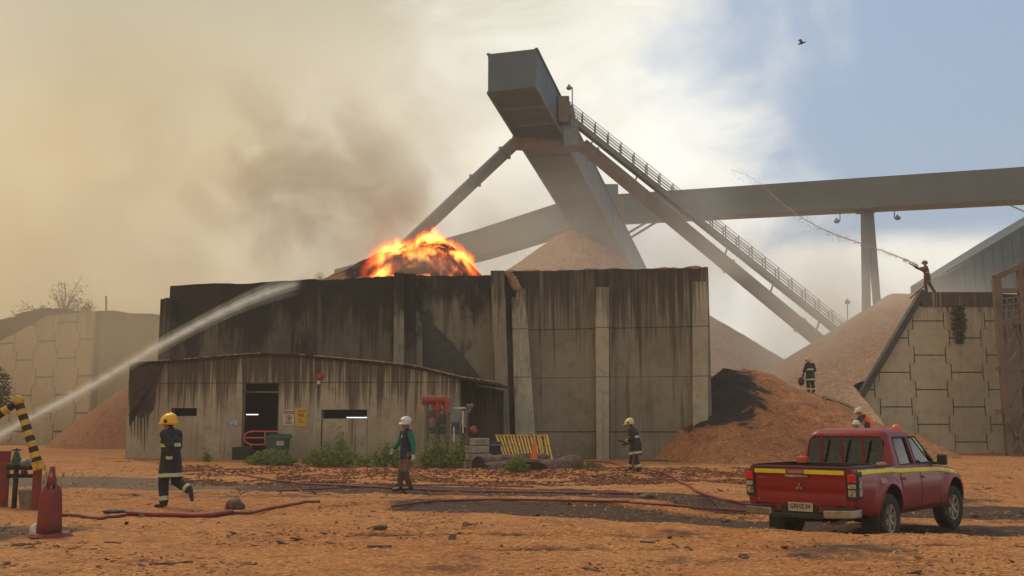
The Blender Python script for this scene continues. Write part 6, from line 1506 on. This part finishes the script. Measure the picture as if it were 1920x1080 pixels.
# striding firefighter, seen from his left side
p = gpts([(318, 951)], 0)[0]
J = STD(1.78, pel=(.02, 0, .95), neck=(.05, 0, 1.46), head=(.10, 0, 1.62), look=(1, .1, -.12), shoL=(.04, .20, 1.41), shoR=(.04, -.20, 1.41), elbL=(-.15, .26, 1.17), wriL=(-.12, .25, .90), elbR=(.06, -.27, 1.16), wriR=(.25, -.25, .98),
        kneL=(.10, .09, .50), ankL=(.06, .10, .10), kneR=(-.06, -.10, .50), ankR=(-.36, -.11, .34), toeR=(-.42, -.11, .17))
t, J, H, hd, sd_ = person('person in dark firefighting suit and bright yellow helmet striding left across the near yard', (p.x, p.y, p.z - .02), R(162), J, dict(FIRE, curl=.5), .010); helmet(t, H, hd, sd_, M_hy, sc_=1.18)
# pocket flap patch
# walker with white helmet
p = gpts([(761, 921)], 0)[0]
J = STD(1.69, pel=(0, 0, .95), head=(.03, 0, 1.645), look=(.95, .35, -.1), elbR=(.02, -.34, 1.20), wriR=(.12, -.47, 1.02), elbL=(-.04, .29, 1.16), wriL=(-.02, .33, .90), kneL=(.06, .07, .50), ankL=(-.08, .06, .10), kneR=(.10, -.07, .51), ankR=(.14, -.05, .09))
t, J, H, hd, sd_ = person('person in white helmet, navy vest and green sleeves walking before the shed', (p.x, p.y, p.z), R(212), J, dict(jacket=M_navy, trouser=M_brown, trouser_r=.082, hem=.15, hr=.18, jr=.92, glove=M_gw, vest=True, sleeve=M_gsl, gaiter=M_dkt, curl=.4), .010); helmet(t, H, hd, sd_, M_hw, 'hard', 1.12, extra=True)
mb = MB(); c = J['pel'].lerp(J['neck'], .72) + Vector((.155, .07, 0)); mb.prism([c + Vector(q) for q in ((0, -.03, -.02), (0, .03, -.02), (.0, .02, .02), (0, 0, .06), (0, -.02, .02))], (.006, 0, 0)); mb.build('white_chest_mark', M_gw, t, local=True)
# firefighter working a hose at the wall foot
p = gpts([(1192, 884)], 0)[0]
J = STD(1.70, pel=(-.02, 0, .93), neck=(.12, 0, 1.42), head=(.20, 0, 1.585), look=(1, 0, -.25), shoL=(.10, .20, 1.37), shoR=(.10, -.20, 1.37), elbL=(.02, .28, 1.10), wriL=(.28, .14, 1.0), elbR=(.08, -.28, 1.11), wriR=(.36, -.12, .92), palmL=(0, -.6, -.6), palmR=(0, .6, .5),
        kneL=(-.02, .15, .49), ankL=(-.16, .17, .09), kneR=(.14, -.15, .50), ankR=(.22, -.16, .09))
t, J, H, hd, sd_ = person('person in dark firefighting suit and yellow helmet bending over a hose at the bunker foot', (p.x, p.y, p.z), R(158), J, dict(FIRE, curl=.7, hem=.36, bands=((.03, .10), (.53, .60))), .011); helmet(t, H, hd, sd_, M_hpale, sc_=1.12)
def nozzle(label, t, a, b, grip, tail, mat=M_hose_d):
    """branch pipe with the first stretch of its hose, in the figure's frame"""
    M_ = t.matrix_basis; e = thing('hose_nozzle', label, 'hose nozzle', tuple(M_ @ a)); mb = MB(); mb.tube([M_ @ a, M_ @ a.lerp(b, .4)], [.022, .03], 10); mb.tube([M_ @ a.lerp(b, .4), M_ @ b], [.036, .036], 10); mb.build('branch_pipe', M_blk, e)
    mb = MB(); mb.tube(curve([M_ @ b] + [M_ @ Vector(q) for q in tail], 5), .034, 8); mb.build('hose', mat, e, smooth=True); return e
nozzle('black nozzle and hose held by the firefighter at the bunker foot', t, Vector((.60, -.02, .99)), Vector((.34, 0, .93)), None, [(.10, .02, .85), (-.02, .25, .55), (.0, .3, .12), (-.15, .1, .06)])
# firefighter on the mound crest, back to the viewer
pz = P(1521, 747, 56); _best = max(((float(h_mound(np.array([(1521 - 960) / F_PX * dd * 1.0]), np.array([dd]))[0]) - 1.6) / dd, dd) for dd in np.arange(46, 60, .25)); _dd = _best[1]; pz = P(1521, 747, _dd); zc_ = float(h_mound(np.array([pz.x]), np.array([_dd]))[0]); print('FF4', _dd, zc_, pz)
J = STD(1.74, pel=(0, 0, .94), neck=(.06, 0, 1.45), head=(.10, .02, 1.60), elbL=(.05, .30, 1.16), wriL=(.25, .22, 1.02), elbR=(0, -.30, 1.14), wriR=(.16, -.22, .98), kneL=(.03, .13, .5), ankL=(-.02, .14, .09), kneR=(.02, -.13, .5), ankR=(-.03, -.15, .09))
t, J, H, hd, sd_ = person('person in dark firefighting suit standing on the crest of the chip mound, back turned', (pz.x, _dd, zc_ - .03), R(112), J, dict(FIRE, hem=.34, bands=((.03, .10), (.52, .60))), .016); helmet(t, H, hd, sd_, nmat('helmet_tan', (.60, .32, .14), (.5, .26, .12), 4., .5, bump=0), sc_=1.1)
mb = MB(); M_ = t.matrix_basis; mb.ball(M_ @ Vector((.05, .52, .55)), .2, 8, sc_=(.8, .8, 1.1)); mb.tube([M_ @ Vector((.2, .25, .95)), M_ @ Vector((.1, .45, .6))], .05, 8); tag(mb.build('kit_bag', M_turn, smooth=True), 'dark kit bag held beside the firefighter on the mound crest', 'bag')
# firefighter on the wall, aiming a jet left
pz = P(1738, 547, 54.3); zt_ = P(1728, 548, 54).z
J = STD(1.74, pel=(-.04, 0, .93), neck=(.04, 0, 1.45), head=(.04, 0, 1.63), look=(1, 0, .1), shoL=(.06, .20, 1.41), shoR=(.06, -.20, 1.41), elbR=(.32, -.20, 1.38), wriR=(.56, -.10, 1.45), elbL=(.28, .22, 1.22), wriL=(.42, .06, 1.36), palmR=(0, .5, -.4), palmL=(0, -.5, .4),
        kneL=(.14, .12, .50), ankL=(.10, .13, .09), kneR=(-.22, -.13, .50), ankR=(-.46, -.15, .10))
t, J, H, hd, sd_ = person('person in reddish jacket standing on the right wall top aiming a water jet left', (pz.x, 54.25, zt_ + .0), R(182), J, dict(jacket=M_redj, trouser=nmat('grey_brown_trousers', (.10, .065, .055), (.07, .05, .045), 5., .9), trouser_r=.098, hem=.22, hr=.20, jr=1.02, glove=M_glove, bands=((.40, .44),), band_mat=M_gw, curl=.7), .016); helmet(t, H, hd, sd_, M_hred, 'hard', 1.12)
nozzle('black nozzle and drooping hose aimed from the wall top by the reddish jacketed person', t, Vector((.95, -.04, 1.62)), Vector((.50, -.04, 1.42)), None, [(.30, -.02, 1.25), (.12, .1, 1.08), (-.05, .3, .80), (.15, .3, .45), (.6, .2, .05), (1.0, .1, -.3)])
# two helpers beyond the pickup
p = P(1603, 800, 41.0)
J = STD(1.72, pel=(-.12, 0, .90), neck=(.20, 0, 1.32), head=(.36, 0, 1.42), look=(1, 0, -.4), shoL=(.18, .20, 1.27), shoR=(.18, -.20, 1.27), elbL=(.34, .25, 1.02), wriL=(.52, .18, .88), elbR=(.36, -.25, 1.02), wriR=(.54, -.18, .88))
pb = P(1616, 766, 41.5); gz1 = max(float(h_mound(np.array([pb.x]), np.array([41.5]))[0]), gz(pb.x, 41.5)); zneed = pb.z - 1.50
t, J, H, hd, sd_ = person('person in orange vest and pale helmet leaning left on the slope beyond the pickup', (pb.x + .2, 41.5, zneed), R(175), J, dict(jacket=M_orv, trouser=M_navy, trouser_r=.085, hem=.16, hr=.18, jr=.95, vest=True, sleeve=M_navy, curl=.4), .016); helmet(t, H, hd, sd_, M_hw, 'hard', 1.08)
pb2 = P(1606, 788, 38.5)
t, J, H, hd, sd_ = person('person in white helmet and dark clothes half hidden behind the pickup cab', (pb2.x, 38.5, pb2.z - 1.74), R(200), STD(1.70), dict(jacket=nmat('dark_brown_jacket', (.045, .03, .028), (.06, .04, .03), 5., .9), trouser=M_navy, trouser_r=.085, hem=.16, hr=.18, jr=.95, curl=.4), .016); helmet(t, H, hd, sd_, M_hw, 'hard', 1.05)
# ------------------------------------------------------------ air, smoke, fire, water
def volmat(name, density, color, aniso=.2, emis=None):
    m = bpy.data.materials.new(name); m.use_nodes = True; g = G(NT(m.node_tree)); v = g.n('ShaderNodeVolumePrincipled')
    g.set(v, 'Color', c4(color)); g.set(v, 'Density', density); g.set(v, 'Anisotropy', aniso)
    o = g.n('ShaderNodeOutputMaterial'); g.link(v.outputs[0], o.inputs['Volume']); return m, g, v
HZ = volmat('haze_air', .0011, (.95, .91, .83), .0)[0]
mb = MB(); mb.box((0, 100, 21.5), (260, 330, 53)); o = mb.build('haze', HZ); tag(o, kind='stuff', label='thin smoky haze filling the air over the yard')
def smoke(name, label, c, size, dens, color, nscale, lo, hi, seed, stretch=(1, 1, 1), tilt=(0, 0, 0), step=None, aniso=.1, det=4., rough=.55):
    """soft ellipsoid of noisy smoke"""
    m, g, v = volmat(name + '_air', 0., color, aniso)
    gc = g.n('ShaderNodeTexCoord').outputs['Generated']
    p = g.mapv(gc, (2, 2, 2), (-1, -1, -1))
    ln = g.n('ShaderNodeVectorMath', operation='LENGTH'); g.set(ln, 0, p); r = ln.outputs['Value']
    pos = g.n('ShaderNodeNewGeometry').outputs['Position']
    n = g.noise(g.mapv(pos, stretch, seed), nscale, det, rough, .5)
    d = g.mr(n, lo, hi)
    d = g.math('MULTIPLY', d, g.mr(r, 1., .25))
    g.set(v, 'Density', g.math('MULTIPLY', d, dens))
    mb = MB(); mb.box((0, 0, 0), size); ob = mb.build(name, m); ob.location = c; ob.rotation_euler = tilt
    tag(ob, kind='stuff', label=label)
    if step: m.cycles.volume_step_rate = step
    return ob
# brown plume rolling left from the fire
smoke('smoke_plume', 'dense brown smoke plume drifting up and left from the fire', P(545, 385, 62), (38, 14, 20), .17, (.70, .58, .42), .15, .46, .60, (3, 1, 2), tilt=(0, R(20), 0), step=.45, det=8., rough=.62)
smoke('smoke_column', 'brown smoke column rising leftward right above the flames', P(690, 415, 56), (11, 5, 9), .27, (.68, .54, .39), .38, .42, .60, (6, 2, 1), tilt=(0, R(35), 0), step=.5, det=7., rough=.62)
smoke('white_smoke', 'whitish smoke blowing across behind the conveyor head', P(860, 190, 96), (44, 14, 22), .05, (1., .98, .92), .13, .46, .62, (1, 1, 7), step=.5, det=8., rough=.62)
smoke('smoke_veil', 'low beige smoke drifting over the left part of the bunker', P(330, 590, 60), (50, 22, 19), .060, (.95, .82, .60), .10, .28, .62, (8, 1, 5))
smoke('smoke_wisp', 'pale grey smoke curling behind the burning heap and galleries', P(930, 440, 66), (22, 12, 12), .065, (.93, .86, .75), .17, .40, .64, (2, 8, 5))
smoke('mist', 'pale steam and dust hanging over the chip banks on the right', P(1500, 640, 62), (38, 18, 19), .13, (1., .95, .86), .12, .28, .60, (5, 5, 1))
smoke('mist', 'grey steam around the foot of the big conveyor gallery', P(1130, 470, 84), (34, 20, 24), .065, (.98, .95, .88), .12, .32, .62, (1, 4, 9))
# flames: glowing gas hugging the burning heap
def flames(name, label, xr, yr, zr, seed, strength=9., thick=1.4):
    m = bpy.data.materials.new(name + '_gas'); m.use_nodes = True; g = G(NT(m.node_tree))
    pos = g.n('ShaderNodeNewGeometry').outputs['Position']; X, Y, Z = g.sep(pos)[:3]
    cur = g.n('ShaderNodeFloatCurve'); cm = cur.mapping; cv = cm.curves[0]
    g.set(cur, 'Value', g.mr(X, _pX[0], _pX[-1], 0., 1., 'LINEAR'))
    z0, z1 = min(_pZ), max(_pZ); pts = [((x - _pX[0]) / (_pX[-1] - _pX[0]), (z - z0) / (z1 - z0)) for x, z in zip(_pX, _pZ)]
    cv.points[0].location = pts[0]; cv.points[1].location = pts[-1]
    for p in pts[1:-1]: cv.points.new(*p)
    cm.update()
    top = g.math('ADD', g.math('MULTIPLY', cur.outputs[0], z1 - z0), z0)
    dy = g.math('ABSOLUTE', g.math('DIVIDE', g.math('SUBTRACT', Y, 56.), 5.2))
    s_ = g.math('SUBTRACT', Z, g.math('SUBTRACT', top, g.math('MULTIPLY', g.math('POWER', dy, 1.6), 3.3)))
    def blob(px, py, d, rx, rz):
        c = P(px, py, d); a = g.math('DIVIDE', g.math('SUBTRACT', X, c.x), rx); b_ = g.math('DIVIDE', g.math('SUBTRACT', Z, c.z), rz)
        return g.mr(g.math('SQRT', g.math('ADD', g.math('MULTIPLY', a, a), g.math('MULTIPLY', b_, b_))), .6, 1.15)
    n = g.noise(g.mapv(pos, (1, 1, .42), seed), .9, 3., .5, .8)
    n2 = g.noise(g.mapv(pos, (1, 1, .42), (seed[1], seed[0], 3)), 2.6, 5., .62, 1.2)
    nn = g.math('ADD', g.math('MULTIPLY', n, .6), g.math('MULTIPLY', n2, .4))
    ex = g.mr(g.math('ABSOLUTE', g.math('DIVIDE', g.math('SUBTRACT', X, (xr[0] + xr[1]) / 2), (xr[1] - xr[0]) / 2)), 1., .6)
    hot = g.mr(X, P(700, 480, 54).x, P(790, 480, 54).x, 1., .0)
    f = g.math('SUBTRACT', g.math('ADD', nn, g.math('ADD', g.math('MULTIPLY', hot, .04), .022)), g.math('MULTIPLY', g.math('MAXIMUM', s_, 0.), .30 / thick))
    low = g.math('MULTIPLY', g.mr(s_, -.45, -.05), g.math('MULTIPLY', blob(832, 462, 54, .95, .30), blob(772, 512, 52, 1.2, .30)))
    f = g.math('MULTIPLY', g.math('MULTIPLY', g.mr(f, .41, .60), ex), low)
    colr = g.ramp(f, [(0., (1., .035, .006)), (.3, (1., .11, .012)), (.6, (1., .24, .03)), (1., (1., .50, .11))])
    e = g.n('ShaderNodeEmission'); g.set(e, 0, colr); g.set(e, 1, g.math('MULTIPLY', g.math('POWER', f, 1.3), strength))
    ab = g.n('ShaderNodeVolumeAbsorption'); g.set(ab, 0, (1, .45, .2, 1)); g.set(ab, 1, g.math('MULTIPLY', f, 1.2))
    ad = g.n('ShaderNodeAddShader'); g.link(e.outputs[0], ad.inputs[0]); g.link(ab.outputs[0], ad.inputs[1])
    o = g.n('ShaderNodeOutputMaterial'); g.link(ad.outputs[0], o.inputs['Volume'])
    mb = MB(); c = ((xr[0] + xr[1]) / 2, (yr[0] + yr[1]) / 2, (zr[0] + zr[1]) / 2); mb.box((0, 0, 0), (xr[1] - xr[0], yr[1] - yr[0], zr[1] - zr[0]))
    ob = mb.build(name, m); ob.location = c; tag(ob, kind='stuff', label=label)
    m.cycles.volume_step_rate = .10
    return ob
flames('flames', 'orange flames licking over the front of the burning chip heap', (P(668, 500, 53).x, P(912, 500, 53).x), (50.9, 56.4), (P(700, 524, 51).z, max(_pZ) + 1.2), (4, 2, 1), 5.5, 1.05)
smoke('smoke_puff', 'small grey smoke puff in front of the flames at the wall top', P(775, 503, 50.4), (6.5, 1.6, 2.3), 1.2, (.50, .45, .38), .7, .36, .55, (3, 3, 3))
# water jet from off the left edge to the burning heap
jet = [(-330, 975, 17), (-190, 908, 20), (-60, 846, 24), (0, 815, 26), (75, 774, 28), (150, 735, 31), (225, 692, 34), (300, 648, 37), (370, 610, 40), (430, 580, 43), (490, 554, 46), (550, 534, 49), (600, 522, 51.5)]
jr = [.05, .06, .075, .075, .075, .08, .09, .11, .12, .14, .18, .22, .24]
jp = curve([P(*q) for q in jet], 6); jrr = list(np.interp(np.linspace(0, 1, len(jp)), np.linspace(0, 1, len(jr)), jr))
wj = thing('water_jet', 'long bright water jet arcing from the left edge onto the burning heap', 'water jet', tuple(jp[0]))
def wvol(name, d): 
    m, g, v = volmat(name, d, (1., .96, .86), .35); return m
jmats = {}
for (nm, ks, dm) in (('water_core', .55, 1.), ('spray_sleeve', 1.35, .22), ('mist_sleeve', 2.6, .05)):
    m, g, v = volmat(nm, 0., (1., .96, .86), .3)
    pos = g.n('ShaderNodeNewGeometry').outputs['Position']; X = g.sep(pos)[0]
    g.set(v, 'Density', g.math('MULTIPLY', g.math('MULTIPLY', g.mr(X, jp[-1].x, jp[-1].x - 16., .0, 2.6, 'LINEAR'), g.mr(g.noise(g.mapv(pos, (1, 1, 1)), 1.6, 6., .7), .30, .70, .35, 1.5)), 11. * dm))
    m.cycles.volume_step_rate = .15
    k = 5
    mb = MB(); mb.tube(jp, [r * ks for r in jrr], 12); mb.build(nm, m, wj, smooth=True)
# thin jet thrown by the firefighter on the right wall
jt2 = [(1722, 499, 54.2), (1700, 488, 54), (1660, 472, 53.5), (1610, 455, 53), (1560, 437, 52.5), (1510, 412, 52), (1465, 380, 51.5), (1432, 350, 51), (1400, 328, 50.5), (1372, 318, 50)]
jp2 = curve([P(*q) for q in jt2], 6)
M_wat = bpy.data.materials.new('thin_water'); M_wat.use_nodes = True; g = G(NT(M_wat.node_tree)); b = g.n('ShaderNodeBsdfPrincipled'); g.set(b, 'Base Color', (.62, .50, .40, 1)); g.set(b, 'Roughness', .5)
tr_ = g.n('ShaderNodeBsdfTransparent'); ms = g.n('ShaderNodeMixShader'); 
xx = g.sep(g.n('ShaderNodeNewGeometry').outputs['Position'])[0]
g.set(ms, 0, g.mr(xx, jp2[-1].x, jp2[0].x, .10, .9)); g.link(tr_.outputs[0], ms.inputs[1]); g.link(b.outputs[0], ms.inputs[2]); o = g.n('ShaderNodeOutputMaterial'); g.link(ms.outputs[0], o.inputs[0])
mb = MB(); n2 = len(jp2)
mb.tube(jp2, list(np.interp(np.linspace(0, 1, n2), [0, .2, .6, 1], [.018, .022, .035, .03])), 7)
for i in range(900):
    t = random.random(); k = min(int(t * (n2 - 1)), n2 - 2); p = jp2[k].lerp(jp2[k + 1], random.random()); s_ = .03 + .22 * t
    mb.ball(p + Vector((random.gauss(0, s_), random.gauss(0, s_), random.gauss(0, s_) - .15 * t)), random.uniform(.012, .03), 3)
tag(mb.build('water_jet', M_wat, smooth=True), 'thin brownish water stream thrown by the firefighter on the right wall', 'water jet')
